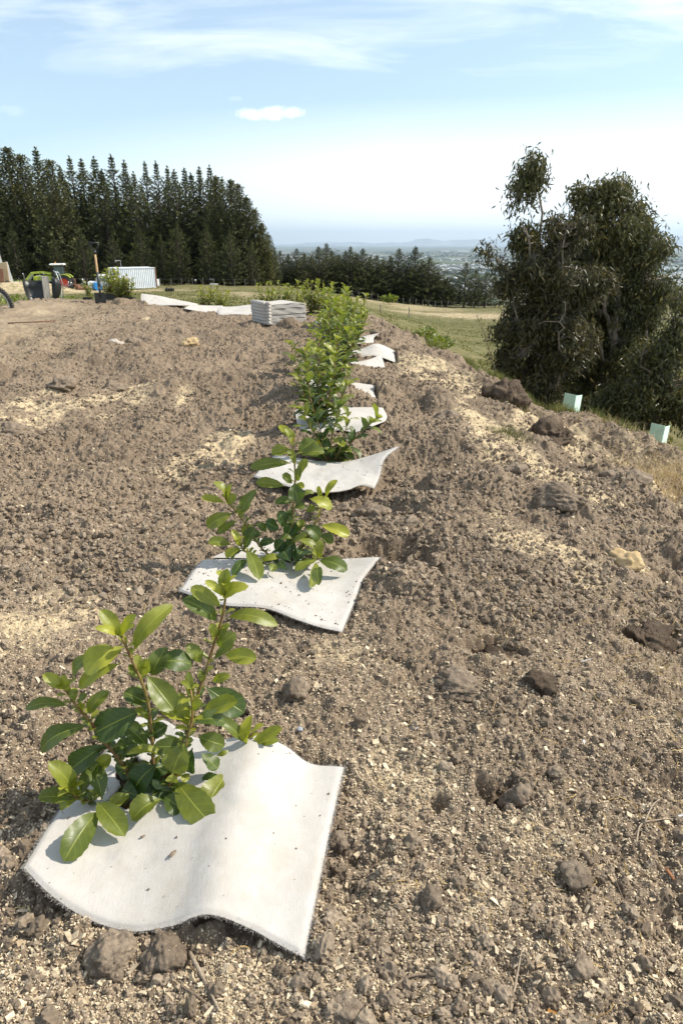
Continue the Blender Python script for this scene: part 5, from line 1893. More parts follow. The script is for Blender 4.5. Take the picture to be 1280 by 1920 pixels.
# front rank, read off the skyline: (u, v of the top, distance, kind)
BELT = [(-25, 268, 108, 'c'), (12, 276, 106, 'c'), (38, 290, 108, 'c'), (66, 277, 112, 'p'), (92, 300, 104, 'c'), (112, 312, 110, 'p'), (130, 293, 110, 'p'), (152, 299, 112, 'p'), (176, 294, 110, 'p'),
        (190, 318, 106, 'p'), (208, 290, 111, 'p'), (232, 301, 112, 'p'), (250, 322, 106, 'p'), (271, 303, 111, 'p'), (292, 303, 110, 'p'), (313, 312, 112, 'p'), (326, 318, 107, 'p'),
        (345, 316, 111, 'p'), (358, 325, 109, 'p'), (373, 314, 112, 'p'), (392, 310, 110, 'p'), (404, 330, 106, 'c'), (416, 332, 111, 'p'), (432, 337, 105, 'c'), (446, 345, 107, 'c'), (461, 370, 105, 'c'),
        (476, 392, 106, 'c'), (490, 418, 105, 'c'), (503, 440, 108, 'c'), (514, 462, 110, 'p')]
for k, (u, v, Y, kd) in enumerate(BELT):
    lab = ordn[k] + (' treetop from the left in the tall dark pine belt' if kd == 'p' else ' treetop from the left in the tall belt, a fuller olive green conifer')
    if kd == 'p':
        plant_tree('pine_tree', u, v, Y, PROT[k % 4], 'pine', 26, lab, 'tall conifers behind the field', r, r.uniform(1.0, 1.45))
    else:
        plant_tree('cypress_tree', u, v, Y, CYP[k % 2], 'cypress', 22, lab, 'tall conifers behind the field', r, r.uniform(1.1, 1.5))
# second rank closing the gaps, lower
for k in range(22):
    u = -20 + k * 24 + r.uniform(-6, 6)
    vt = np.interp(u, [0, 120, 400, 440, 520], [330, 345, 365, 385, 478]) + r.uniform(-12, 14)
    plant_tree('pine_tree', u, vt, 122 + r.uniform(-3, 3), PROT[k % 4], 'pine', 26, ordn[k] + ' from the left of the shaded rear pines seen through gaps', 'rear rank of the pine belt', r, 1.1)
# lower young pines in front of the belt
for k, (u, v) in enumerate(((20, 420), (150, 430), (262, 425), (330, 415), (385, 420), (430, 430), (300, 440), (470, 450), (100, 440), (210, 440))):
    plant_tree('pine_tree', u, v, 99 + r.uniform(-2, 2), PROT[(k + 1) % 4], 'pine', 26, ('shorter pine in front of the tall belt, above ' + ('the leaning timber', 'the tractor tail', 'the left end of the container', 'the trough', 'the plank bench', 'the half buried felt mat', 'the container corner', 'the gap left of the stacked mats', 'the tractor cab roof', 'the spade')[k]), 'shorter pines in front of the belt', r, 1.25)
SMALL = [(525, 470), (540, 476), (556, 466), (570, 474), (583, 482), (597, 462), (612, 456), (622, 470), (635, 477), (648, 470), (657, 462), (668, 475), (680, 466), (694, 480), (706, 478), (718, 486), (732, 480), (748, 466),
         (764, 500), (779, 462), (792, 488), (806, 482), (822, 508), (838, 520), (874, 492), (893, 505), (912, 510)]
for k, (u, v) in enumerate(SMALL):
    plant_tree('young_pine', u, v, 121 + r.uniform(-3, 3), SML[k % 3], 'pine', 9, ordn[k] + ' from the left in the row of low young pines above the paddock fence', 'young pines along the fence', r, r.uniform(1.5, 1.9))


for k in range(20):
    u = 512 + k * 18 + r.uniform(-4, 4)
    if 842 < u < 868:
        continue
    plant_tree('young_pine', u, np.interp(u, [500, 800, 850], [492, 505, 530]) + r.uniform(-5, 8), 127 + r.uniform(-2, 2), SML[k % 3], 'pine', 9, ordn[k] + ' from the left in the hidden second row of young pines', 'second row of young pines', r, 2.1)


# ------------------------------------------------------------------ gum trees on the right
def gum(name, lab, foot, limbs, blobs, nclus, per, mat, seed, leafL=.15, group='gum trees on the bank'):
    """foot: world point; limbs: pixel/depth polylines; blobs: (u, v, radius px, Y, weight)"""
    r = np.random.default_rng(seed)
    root = thing(name, lab, 'tree', tuple(foot), 0, group)
    ft = np.array(tuple(foot))
    tr = MB()
    nodes = []
    for (pts, rad) in limbs:
        P = resample([tuple(np.array(tuple(at(u, v, Y))) - ft) if not isinstance(u, str) else (0, 0, 0) for (u, v, Y) in pts], 14)
        P[1:-1] += r.normal(0, .04, (12, 3))
        tr.tube([tuple(q) for q in P], np.linspace(rad, rad * .25, 14), 7)
        nodes += [q for q in P[3:]]
    nodes = np.array(nodes)
    pos, dr, ln, tn, up_ = [], [], [], [], []
    wts = np.array([b[2] ** 2 * b[4] for b in blobs], float)
    wts /= wts.sum()
    for b, w in zip(blobs, wts):
        u, v, rp, Y, _ = b
        c = np.array(tuple(at(u, v, Y))) - ft
        rr = rp / F * Y
        ncl = int(nclus * w)
        nsub = max(4, ncl // 16)
        subs = [nrm(r.normal(0, 1, 3)) * r.uniform(.3, 1.0) for _ in range(nsub)]
        for k in range(ncl):
            sb = subs[k % nsub]
            d = sb + r.normal(0, .125, 3)
            q = c + d * rr * np.array((1, 1.1, 1))
            nd = nodes[np.argmin(((nodes - q) ** 2).sum(1))]
            if r.random() < .85 and np.linalg.norm(nd - q) < .75:
                mid = (nd + q) / 2 + r.normal(0, .06, 3) + (0, 0, .04)
                tr.tube([tuple(nd), tuple(mid), tuple(q)], [.012, .008, .003], 4, cap=False)
            tone = np.clip(r.normal(.38, .2) + .12 * d[2], 0, 1)
            m = per + r.integers(-4, 5)
            o = r.normal(0, 1, (m, 3)) * rr ** .0 * .12
            pos.append(q + o)
            dd = r.normal(0, .55, (m, 3)) + np.array((0, 0, -.75))
            dr.append(dd / np.linalg.norm(dd, axis=1)[:, None])
            ln.append(r.uniform(.6, 1.2, m) * leafL)
            tn.append(np.clip(tone + r.normal(0, .15, m), 0, 1))
    P, D, Ln, T = np.concatenate(pos), np.concatenate(dr), np.concatenate(ln)[:, None], np.concatenate(tn)
    S = np.cross(D, r.normal(0, 1, D.shape))
    S /= np.linalg.norm(S, axis=1)[:, None] + 1e-9
    N_ = np.cross(D, S)
    w = Ln * .13
    V = np.stack([P, P + D * Ln * .4 + S * w, P + D * Ln + N_ * Ln * .15, P + D * Ln * .4 - S * w], 1)
    n = len(P)
    Fc = (np.array([(0, 1, 2, 3)])[None] + (np.arange(n) * 4)[:, None, None]).reshape(-1, 4)
    fo = MB()
    c = np.repeat(T, 4)
    fo.add(V.reshape(-1, 3), Fc, np.stack([c, c, c], -1))
    tr.obj('trunk', M['gumbark'], root, smooth=True)
    fo.obj('crown', M[mat], root, attrs=True)
    return root


def foot_at(u, Y):
    d = pix_dir(u, 700)
    x = d.x / d.y * Y
    return (x, Y, float(base_z(x, Y)) - .05)


F1 = foot_at(1040, 16)
gum('gum_tree', 'slender gum tree with a lone tuft of leaves on a bare leader', F1,
    [([('f', 0, 0), (1035, 640, 16), (1018, 480, 16), (1008, 400, 16), (995, 320, 16)], .07), ([(1018, 480, 16), (990, 440, 15.8), (975, 410, 15.8)], .03), ([(1010, 400, 16), (985, 380, 16), (965, 383, 16)], .015)],
    [(992, 322, 19, 16, 1.3), (980, 350, 15, 16, 1.0), (1010, 340, 14, 16, 1.0), (996, 368, 10, 16, .6), (968, 383, 9, 16, .8), (1000, 305, 14, 16, 1), (985, 435, 22, 16, .8), (975, 460, 26, 16, .8)], 150, 26, 'gum', 1)
F2 = foot_at(1150, 17)
gum('gum_tree', 'broad dense gum tree filling the right side, its rounded olive crown highest', F2,
    [([('f', 0, 0), (1150, 650, 17), (1160, 500, 17), (1165, 350, 17)], .11), ([(1150, 640, 17), (1110, 480, 17), (1105, 370, 17)], .06), ([(1155, 620, 17), (1210, 520, 17), (1225, 440, 17)], .06), ([(1150, 700, 17), (1080, 560, 16.5), (1060, 450, 16.5)], .05)],
    [(1165, 368, 34, 17, 1.6), (1120, 378, 34, 17, 1.5), (1150, 430, 62, 17, 1.3), (1090, 420, 40, 17, 1.3), (1195, 440, 42, 17, 1.4), (1222, 470, 26, 17, 1.3), (1170, 520, 75, 17.4, 1.1), (1090, 500, 60, 17.4, 1.1), (1215, 560, 50, 17.2, 1.1), (1130, 620, 85, 17.6, 1),
     (1200, 660, 60, 17.3, 1), (1060, 600, 60, 17.5, 1), (1150, 720, 75, 17.4, 1), (1075, 700, 60, 17.5, 1)], 2300, 34, 'gum', 2)
F3 = foot_at(1030, 15.5)
gum('gum_tree', 'rusty brown gum thicket leaning left in front of the dense olive gum', F3,
    [([('f', 0, 0), (1020, 660, 15.5), (1000, 520, 15.5), (985, 430, 15.5)], .06), ([('f', 0, 0), (1060, 640, 15.3), (1050, 540, 15.3), (1060, 430, 15.3)], .05), ([(1020, 680, 15.5), (970, 600, 15.5), (955, 520, 15.5)], .04), ([(1000, 560, 15.5), (940, 500, 15.5), (920, 465, 15.5)], .02),
     ([(1062, 690, 15), (1048, 625, 14.9), (1056, 565, 14.9)], .03)],
    [(1010, 480, 42, 15.5, 1), (1060, 440, 36, 15.5, 1), (970, 530, 34, 15.5, 1.1), (1030, 560, 60, 15.6, 1), (985, 610, 44, 15.6, 1.1), (970, 680, 34, 15.5, 1.1), (1040, 660, 62, 15.6, 1), (1010, 730, 55, 15.6, 1.1), (918, 470, 13, 15.5, .7), (935, 500, 14, 15.5, .6), (945, 545, 14, 15.5, .9), (1100, 560, 50, 15.5, .7)],
    1350, 26, 'gumbrown', 3)
F4 = foot_at(1235, 14)
gum('gum_tree', 'shadowed gum sapling at the right edge behind the second tree guard', F4,
    [([('f', 0, 0), (1228, 735, 14), (1205, 680, 14), (1212, 620, 14)], .045), ([('f', 0, 0), (1255, 700, 14), (1268, 610, 14), (1262, 560, 14)], .03), ([(1228, 735, 14), (1250, 660, 14), (1285, 590, 14)], .03)],
    [(1268, 560, 20, 14, .35), (1275, 650, 42, 14, .8), (1230, 700, 50, 14.2, 1), (1270, 760, 50, 14, 1), (1200, 760, 46, 14.2, 1), (1130, 760, 40, 14.4, 1), (1290, 600, 20, 14, .5)], 950, 26, 'gum', 4)

# thin dead sapling left of the gums
mb = MB()
p0 = on_ground(930, 700)
P = [tuple(at(933, 712, 8.5)), tuple(at(918, 660, 8.5)), tuple(at(905, 620, 8.5)), tuple(at(893, 590, 8.5))]
root = thing('dead_weed', 'thin brown dead weed stalk standing against the pasture left of the gums', 'weed', P[0])
b0 = np.array(P[0])
gz = float(ground_h(b0[0], 8.5))
mb.tube([(0, 0, min(0, gz - b0[2]))] + [tuple(np.array(q) - b0) for q in P], [.006, .006, .005, .004, .003], 5)
mb.obj('stem', M['twig'], root)
fo = MB()
for k in range(170):
    f = RNG.uniform(.25, 1)
    q = resample(P, 20)[int(f * 19)] - b0 + RNG.normal(0, .022, 3)
    d = nrm(RNG.normal(0, 1, 3) + np.array((0, 0, .6)))
    leaf(fo, q, q + d * .03, .012, (0, 0, 1) + RNG.normal(0, .3, 3), RNG.uniform(.5, 1), .1, .2, 4, 3)
fo.obj('foliage', M['gumbrown'], root, attrs=True)


# ------------------------------------------------------------------ tree guards
def guard(u0, u1, vt, vb, Y, lab):
    a, b = at(u0, vt, Y), at(u1, vt, Y)
    w = (b - a).length * 1.12
    gz = min(float(ground_h(a.x, Y)), at(u0, vb, Y).z) - .05
    H = a.z - gz
    root = thing('tree_guard', lab, 'tree guard', ((a.x + b.x) / 2, Y, gz), R(0), 'plastic tree guards on the brow')
    root.rotation_euler = (R(-3), R(4), 0)
    mb = MB()
    tri = [(-w / 2, 0), (-w * .08, -w * .75), (w / 2, -w * .1)]
    t = .004
    for i in range(3):
        (x0, y0), (x1, y1) = tri[i], tri[(i + 1) % 3]
        L = math.hypot(x1 - x0, y1 - y0)
        mb.box(((x0 + x1) / 2, (y0 + y1) / 2, H / 2), (L - .006, t, H * (1 - .03 * i)), Matrix.Rotation(math.atan2(y1 - y0, x1 - x0), 4, 'Z'))
    mb.obj('sleeve', M['guard'], root)
    mb = MB()
    mb.box((w * .05, -w * .2, H * .47), (.02, .02, H * .98), bev=.002)
    mb.obj('stake', M['fence'], root)


guard(1054, 1083, 738, 765, 7.1, 'left one of the two pale green plastic tree guards on the grassy brow')
guard(1215, 1246, 795, 828, 6.1, 'right one of the two pale green plastic tree guards, nearer the frame edge')


# ------------------------------------------------------------------ fences
def fence(name, lab, pts, nposts, ph, wires, Wd=.1):
    P = resample(pts, nposts)
    root = thing(name, lab, 'fence', tuple(P[0]))
    o0 = P[0]
    tops = []
    for k, q in enumerate(P):
        z = float(base_z(q[0], q[1])) - .1
        mb = MB()
        hh = ph * (1 + .08 * math.sin(k * 5.1))
        mb.tube([(0, 0, 0), (.02 * math.sin(k * 3), 0, hh)], [Wd / 2, Wd / 2 * .9], 7)
        o = mb.obj('post', M['fence'], root)
        o.location = (q[0] - o0[0], q[1] - o0[1], z - o0[2])
        tops.append((q[0] - o0[0], q[1] - o0[1], z - o0[2]))
    for wz in wires:
        mb = MB()
        mb.tube([(x, y, z + wz) for (x, y, z) in tops], .003, 4)
        mb.obj('wire', M['wire'], root)


def gpt(u, Y):
    d = pix_dir(u, 560)
    x = d.x / d.y * Y
    return (x, Y, float(base_z(x, Y)))


fence('fence', 'post and wire fence along the foot of the young pines', [gpt(660, 112), gpt(780, 113), gpt(935, 114)], 24, 1.2, (.5, 1.05), .09)
fence('fence', 'thin wire fence in the shade under the tall pine belt', [gpt(-20, 94), gpt(150, 95), gpt(340, 96), gpt(480, 98)], 26, 1.1, (1.0,), .07)
for (u, vt, Y, lab) in ((713, 572, 60, 'lone wooden stake in the pasture below the young pines'), (767, 576, 66, 'short wooden stake in the pasture right of the lone one')):
    q = gpt(u, Y)
    tp = at(u, vt, Y)
    mb = MB()
    mb.tube([(0, 0, 0), (.02, 0, max(.8, tp.z - q[2]))], [.05, .045], 7)
    o = mb.obj('stake', M['fence'])
    o.location = q
    tag(o, lab, 'stake', 'stakes in the pasture')

# ------------------------------------------------------------------ weathered board stake and wheelbarrows
Yp = 12.0
b0 = at(92, 578, Yp)
tp = at(84, 518, Yp)
mb = MB()
L = (tp - b0).length + .12
mb.box((0, 0, L / 2 - .12), (.105, .03, L), bev=.003)
o = mb.obj('board_stake', M['stake'])
o.location = b0
o.rotation_euler = (R(2), -math.atan2(b0.x - tp.x, tp.z - b0.z), R(28))
tag(o, 'weathered grey board driven upright into the soil crest in front of the wheelbarrows', 'board')


def wheelbarrow(loc, rz, tilt, lab, s=1.0):
    """stood on its nose: tray opening away, handles up"""
    root = thing('wheelbarrow', lab, 'wheelbarrow', loc, rz, 'black wheelbarrows by the board')
    Rt = Matrix.Rotation(tilt, 4, 'X')

    def T(pts):
        return [tuple(Rt @ Vector(q) * s) for q in pts]
    mb = MB()
    # tray as a tapered open pan made of a loft, axis along local z (handles at the top)
    secs = [(0.0, .12, .05), (.10, .22, .12), (.3, .29, .2), (.55, .33, .22), (.72, .34, .12)]
    V = []
    for (z, hw, dp) in secs:
        for (x, y) in ((-hw, 0), (-hw * .8, dp * .8), (-hw * .4, dp), (hw * .4, dp), (hw * .8, dp * .8), (hw, 0)):
            V.append((x, y, z + .05))
    inner = [(x * .96, y - .012, z) for (x, y, z) in V]
    q = []
    for k in range(4):
        for i in range(5):
            a = k * 6 + i
            q.append((a, a + 1, a + 7, a + 6))
            q.append((a + 36 - 6 + 0, a + 36, a + 42, a + 36) if False else (a + 30, a + 36, a + 37, a + 31))
    for i in range(5):
        q.append((i, i + 30, i + 31, i + 1))
        q.append((24 + i, 25 + i, 55 + i, 54 + i))
    mb.add(np.array(T(V + inner)), np.array(q))
    mb.obj('tray', M['black'], root, smooth=True)
    mb = MB()
    rim = [(-.12, 0, .05), (-.22, 0, .15), (-.29, 0, .35), (-.33, 0, .6), (-.34, 0, .77), (.34, 0, .77), (.33, 0, .6), (.29, 0, .35), (.22, 0, .15), (.12, 0, .05)]
    mb.tube(T([(x, y - .012, z) for (x, y, z) in rim]), .013 * s, 6, closed=True)
    mb.obj('rim', M['black'], root, smooth=True)
    for sx in (-1, 1):
        mb = MB()
        mb.tube(T([(sx * .05, .2, -.12), (sx * .16, .25, .2), (sx * .26, .24, .6), (sx * .29, .12, .95), (sx * .30, .04, 1.0)]), .015 * s, 7)
        mb.obj('handle', M['galv'], root, smooth=True)
        mb = MB()
        mb.tube(T([(sx * .22, .24, .45), (sx * .24, .50, .62), (sx * .24, .50, .70)]), .012 * s, 6)
        mb.obj('leg', M['galv'], root, smooth=True)
    w = MB()
    w.ring(T([(0, .2, -.05)])[0], (1, 0, 0), .18, [(.17 * s, -.035 * s), (.19 * s, 0), (.17 * s, .035 * s), (.12 * s, .03 * s), (.12 * s, -.03 * s)], 20)
    wh = w.obj('wheel', M['rubber'], root, smooth=True)
    w = MB()
    w.ring(T([(0, .2, -.05)])[0], (1, 0, 0), .1, [(.118 * s, -.02 * s), (.118 * s, .02 * s), (.02 * s, .03 * s), (.02 * s, -.03 * s)], 16)
    w.obj('rim', M['galv'], wh)


def gat(u, Y):
    d = pix_dir(u, 575)
    x = d.x / d.y * Y
    return (x, Y, float(ground_h(x, Y)))


a = gat(72, 13.4)
wheelbarrow((a[0], a[1], at(72, 580, 13.4).z + .05), R(20), R(-8), 'black wheelbarrow stood on end, left of the weathered board', .60)
a = gat(104, 13.8)
wheelbarrow((a[0], a[1], at(104, 572, 13.8).z + .05), R(-60), R(-6), 'black wheelbarrow stood on end, right of the weathered board', .58)

# ------------------------------------------------------------------ spade
Ys = 11.0
b0 = at(191, 577, Ys)
tp = at(190, 455, Ys)
H = (tp - b0).length
root = thing('spade', 'spade stuck upright in the soil with wooden shaft and black handle', 'spade', b0, R(0))
k = H
mb = MB()
mb.tube([(0, 0, .30 * k), (0, 0, .52 * k), (0, 0, .85 * k)], [.017, .0165, .016], 10)
mb.obj('shaft', M['ash'], root, smooth=True)
mb = MB()
mb.tube([(0, 0, .17 * k), (0, .01, .26 * k), (0, 0, .36 * k), (0, 0, .55 * k)], [.012, .018, .0205, .0195], 10)
mb.obj('socket', M['blacksteel'], root, smooth=True)
mb = MB()
bw = .085
V, q = [], []
for s_ in (0, 1):
    for (z, w) in ((-.12, .8), (-.02, .95), (.06 * k, 1), (.15 * k, 1), (.22 * k, 1.0), (.235 * k, .98)):
        for x in np.linspace(-1, 1, 7):
            V.append((x * w * bw, .012 * x * x * -1 + (.004 if s_ else -.001), z))
for kk in range(5):
    for i in range(6):
        a = kk * 7 + i
        q.append((a, a + 1, a + 8, a + 7))
        q.append((a + 42, a + 49, a + 50, a + 43))
    for i in (0, 6):
        a = kk * 7 + i
        q.append((a, a + 7, a + 49, a + 42))
for i in range(6):
    q.append((i, i + 42, i + 43, i + 1))
    q.append((35 + i, 36 + i, 78 + i, 77 + i))
mb.add(np.array(V), np.array(q))
mb.obj('blade', M['blacksteel'], root, smooth=False)
mb = MB()
mb.tube([(0, 0, .82 * k), (0, 0, .88 * k)], [.019, .02], 10)
mb.tube([(0, 0, .87 * k), (-.035, 0, .905 * k), (-.062, 0, .945 * k), (-.068, 0, .985 * k)], .009, 8)
mb.tube([(0, 0, .87 * k), (.035, 0, .905 * k), (.062, 0, .945 * k), (.068, 0, .985 * k)], .009, 8)
mb.tube([(-.07, 0, .99 * k), (.07, 0, .99 * k)], .012, 8)
mb.obj('grip', M['black'], root, smooth=True)


# ------------------------------------------------------------------ potted plants
def crate_of_plants(u, vb, Y, w, h, nplants, H, lab, name, seed):
    p = at(u, vb, Y)
    gz = p.z
    root = thing(name, lab, 'potted plants' if nplants > 1 else 'pot', (p.x, Y, gz), R(6))
    mb = MB()
    t = .008
    dpt = w * .8 if nplants > 1 else w
    mb.box((0, -dpt / 2, h / 2), (w, t, h), bev=.002)
    mb.box((0, dpt / 2, h / 2), (w, t, h), bev=.002)
    mb.box((-w / 2 + t / 2, 0, h / 2), (t, dpt - t, h * .99), bev=.002)
    mb.box((w / 2 - t / 2, 0, h / 2), (t, dpt - t, h * .99), bev=.002)
    mb.box((0, 0, h * .98), (w * 1.03, t, t * 2))
    mb.box((0, -dpt / 2 - .003, h * .97), (w * 1.04, .006, .02))
    mb.obj('crate' if nplants > 1 else 'pot', M['black'], root)
    mb = MB()
    mb.box((0, 0, h * .45), (w - 3 * t, dpt - 3 * t, h * .8))
    mb.obj('potting_soil', M['crumb'], root)
    r = np.random.default_rng(seed)
    stems = []
    for k in range(nplants * 2):
        x, y = r.uniform(-w * .4, w * .4), r.uniform(-dpt * .4, dpt * .4)
        hh = H * r.uniform(.6, 1)
        dx, dy = r.normal(0, .06, 2)
        stems.append([np.array((x, y, h * .8)), np.array((x + dx * .5, y + dy * .5, h * .8 + hh * .5)), np.array((x + dx, y + dy, h * .8 + hh))])
    auto_shrub_parts(root, stems, seed, .06, .10, .018, False, .2)
    # pale blossoms on top
    if nplants > 1:
        mb = MB()
        for k in range(12):
            q = stems[int(r.integers(0, len(stems)))][2] + r.normal(0, .03, 3)
            mb.add(ICO * .014 + q, ICF)
        mb.obj('blossom', M['whitewood'], root, smooth=True)


crate_of_plants(236, 577, 11.4, .30, .16, 11, .36, 'black crate crowded with leafy potted shrubs, right of the spade', 'plant_crate', 3)
crate_of_plants(212, 568, 11.9, .36, .14, 12, .42, 'rear black crate of leafy seedlings directly behind the spade', 'plant_crate', 4)
crate_of_plants(166, 569, 12.6, .14, .10, 3, .30, 'small black pot holding a leafy seedling left of the spade', 'plant_crate', 5)
weed(150, 572, 12.7, .2, .13, 'leafy bush left of the small black pot', 31, 160)

# ------------------------------------------------------------------ bicycle at the left edge
Yb = 10.2
hub = at(-9, 577, Yb)
rad = at(-9, 547, Yb).z - hub.z
rad = .31
gz = hub.z - rad
root = thing('bicycle', 'bicycle cut off by the left edge, only its knobbly wheel in view', 'bicycle', (hub.x, Yb, gz), R(-12))


def bike_wheel(cx, parent):
    mb = MB()
    mb.ring((cx, 0, rad), (0, 1, 0), rad, [(rad - .052, -.014), (rad - .030, -.026), (rad - .008, -.018), (rad, 0), (rad - .008, .018), (rad - .030, .026), (rad - .052, .014)], 48)
    for k in range(56):
        a = k * 2 * math.pi / 56
        for y in (-.014, .014):
            mb.box((cx + math.cos(a) * (rad - .002), y, rad + math.sin(a) * (rad - .002)), (.011, .011, .016), Matrix.Rotation(-a, 4, 'Y'))
    wh = mb.obj('tyre', M['rubber'], parent)
    mb = MB()
    mb.ring((cx, 0, rad), (0, 1, 0), rad, [(rad - .07, -.010), (rad - .05, -.013), (rad - .05, .013), (rad - .07, .010)], 40)
    mb.obj('rim', M['galv'], wh)
    mb = MB()
    for k in range(28):
        a = k * 2 * math.pi / 28
        mb.tube([(cx + .02 * math.cos(a + .5), .02 * (-1) ** k, rad + .02 * math.sin(a + .5)), (cx + (rad - .068) * math.cos(a), 0, rad + (rad - .068) * math.sin(a))], .0012, 4)
    mb.tube([(cx, -.04, rad), (cx, .04, rad)], .02, 10)
    mb.obj('spokes', M['galv'], wh)


bike_wheel(0, root)
bike_wheel(-1.05, root)
mb = MB()
for s in (-1, 1):
    mb.tube([(0, s * .05, rad), (-.16, s * .05, rad + .40)], [.012, .016], 8)
mb.tube([(-.16, -.06, rad + .40), (-.16, .06, rad + .40)], .016, 8)
mb.tube([(-.16, 0, rad + .38), (-.22, 0, rad + .56)], .02, 8)
mb.obj('fork', M['dark'], root, smooth=True)
mb = MB()
for a, b in (((-.20, 0, rad + .5), (-.68, 0, rad + .45)), ((-.18, 0, rad + .42), (-.6, 0, rad - .02)), ((-.6, 0, rad - .02), (-.70, 0, rad + .55)), ((-.6, 0, rad - .02), (-1.05, .04, rad)), ((-.68, 0, rad + .42), (-1.05, .04, rad))):
    mb.tube([a, b], .017, 8)
mb.obj('frame', M['dark'], root, smooth=True)
mb = MB()
mb.box((-.72, 0, rad + .58), (.26, .13, .05), bev=.02, taper=(.9, .7))
mb.obj('saddle', M['black'], root)
mb = MB()
mb.tube([(-.22, -.3, rad + .6), (-.22, 0, rad + .57), (-.22, .3, rad + .6)], .012, 8)
mb.obj('handlebar', M['black'], root)

# hose or pole lying on the track
P = [on_ground(15, 607), on_ground(60, 606), on_ground(105, 605)]
mb = MB()
mb.tube([(q.x, q.y, float(ground_h(q.x, q.y)) + .015) for q in P], .007, 7)
tag(mb.obj('pole', M['rust'], smooth=True), 'long thin reddish pole lying on the track by the bicycle wheel', 'pole')

# ------------------------------------------------------------------ container, ute, tractor, timber
Yc = 84.0


def place(u, Y):
    d = pix_dir(u, 540)
    x = d.x / d.y * Y
    return x, Y, float(ground_h(x, Y))


x, y, z = place(251, Yc)
z = min(z, at(249, 542, Yc).z) + .1
root = thing('shipping_container', 'pale blue grey corrugated shipping container with rusty corner at the field edge', 'container', (x, y, z), R(33))
LC, WC, HC = 5.0, 2.2, 2.3
mb = MB()
npt = 132
xs_ = np.linspace(-LC / 2 + .08, LC / 2 - .08, npt)
ph = (np.arange(npt) % 6)
dp = np.where(ph < 2, 0, np.where(ph < 3, .5, np.where(ph < 5, 1, .5))) * .045
for sy in (-1, 1):
    V = []
    for zz_ in (.14, HC - .1):
        for xx, d_ in zip(xs_, dp):
            V.append((xx, sy * (WC / 2 - .02 - d_), zz_))
    q = np.array([(i, i + 1, i + npt + 1, i + npt) for i in range(npt - 1)])
    mb.add(np.array(V), q)
mb.box((0, 0, HC - .05), (LC - .02, WC - .02, .04))
for sx in (-1, 1):
    mb.box((sx * (LC / 2 - .06), 0, HC / 2), (.04, WC - .12, HC - .2))
mb.obj('wall', M['container'], root)
mb = MB()
for zz_ in (.07, HC - .05):
    for sy in (-1, 1):
        mb.box((0, sy * (WC / 2 - .03), zz_), (LC - .28, .09, .12), bev=.01)
mb.obj('rail', M['container'], root)
mb = MB()
for sx in (-1, 1):
    for sy in (-1, 1):
        mb.box((sx * (LC / 2 - .07), sy * (WC / 2 - .07), HC / 2), (.14, .145, HC), bev=.01)
mb.obj('corner_post', M['rust'], root)
mb = MB()
mb.box((LC / 2 + .25, -.4, .55), (.35, .5, .8), bev=.02)
mb.box((LC / 2 + .25, -.66, .55), (.28, .02, .6))
mb.obj('meter_box', M['white'], root)
# things standing on its roof
mb = MB()
mb.tube([(-1.2, 0, HC - .03), (-1.2, 0, HC + .75), (-1.7, 0, HC + .75)], .035, 6)
mb.tube([(-1.75, 0, HC + .6), (-1.75, 0, HC + .8)], .06, 8)
mb.obj('lamp_post', M['wire'], root)

# ute in front of container
x, y, z = place(212, 79)
z = min(z, at(212, 543, 79).z) + .05
root = thing('utility_truck', 'white utility truck parked before the left end of the container', 'truck', (x, y, z), R(14))
mb = MB()
mb.box((-.3, 0, .75), (4.4, 1.7, .55), bev=.08)
mb.box((-.9, 0, 1.35), (1.5, 1.55, .75), bev=.1, taper=(.75, .88))
mb.obj('body', M['white'], root)
mb = MB()
mb.box((-.9, 0, 1.36), (1.15, 1.60, .42), bev=.02, taper=(.8, .9))
mb.obj('window', M['glass'], root)
mb = MB()
mb.box((1.0, 0, 1.15), (1.9, 1.66, .35), bev=.03)
mb.obj('tray', M['galv'], root)
mb = MB()
for xx in (-.05, .7):
    mb.tube([(xx, -.8, 1.05), (xx, -.75, 2.0), (xx, .75, 2.0), (xx, .8, 1.05)], .05, 6)
mb.tube([(-.05, -.75, 2.0), (.7, -.75, 2.0)], .04, 6)
mb.obj('rack', M['dark'], root)
for xx in (-1.6, 1.1):
    for sy in (-1, 1):
        mb = MB()
        mb.ring((xx, sy * .78, .34), (0, 1, 0), .34, [(.34, -.09), (.34, .09), (.20, .10), (.20, -.10)], 20)
        w = mb.obj('wheel', M['rubber'], root, smooth=False)
        mb = MB()
        mb.ring((xx, sy * .78, .34), (0, 1, 0), .2, [(.2, -.06), (.2, .06), (.03, .08), (.03, -.08)], 16)
        mb.obj('rim', M['galv'], w)
for sy in (-1, 1):
    mb = MB()
    mb.ring((-2.49, sy * .6, .82), (1, 0, 0), .1, [(.09, -.03), (.09, .03), (.01, .035), (.01, -.03)], 12)
    mb.obj('headlight', M['glass'], root)

# blue barrel
x, y, z = place(182, 74)
mb = MB()
mb.ring((0, 0, .3), (0, 1, 0), .3, [(.28, -.43), (.30, -.40), (.285, -.15), (.30, -.13), (.285, -.1), (.285, .1), (.30, .13), (.285, .15), (.30, .40), (.28, .43), (.02, .43), (.02, -.43)], 24)
o = mb.obj('barrel', M['blue'], smooth=False)
o.location = (x, y, z + .02)
o.rotation_euler = (0, 0, R(35))
o.scale = (1.35, 1.35, 1.35)
tag(o, 'blue plastic barrel lying on its side left of the white truck', 'barrel')

# tractor with loader, seen from its left, facing left
x, y, z = place(106, 75)
z = min(z, at(120, 541, 75).z)
root = thing('tractor', 'lime green tractor with front loader and white cab roof parked on the sand track', 'tractor', (x, y, z), R(12))


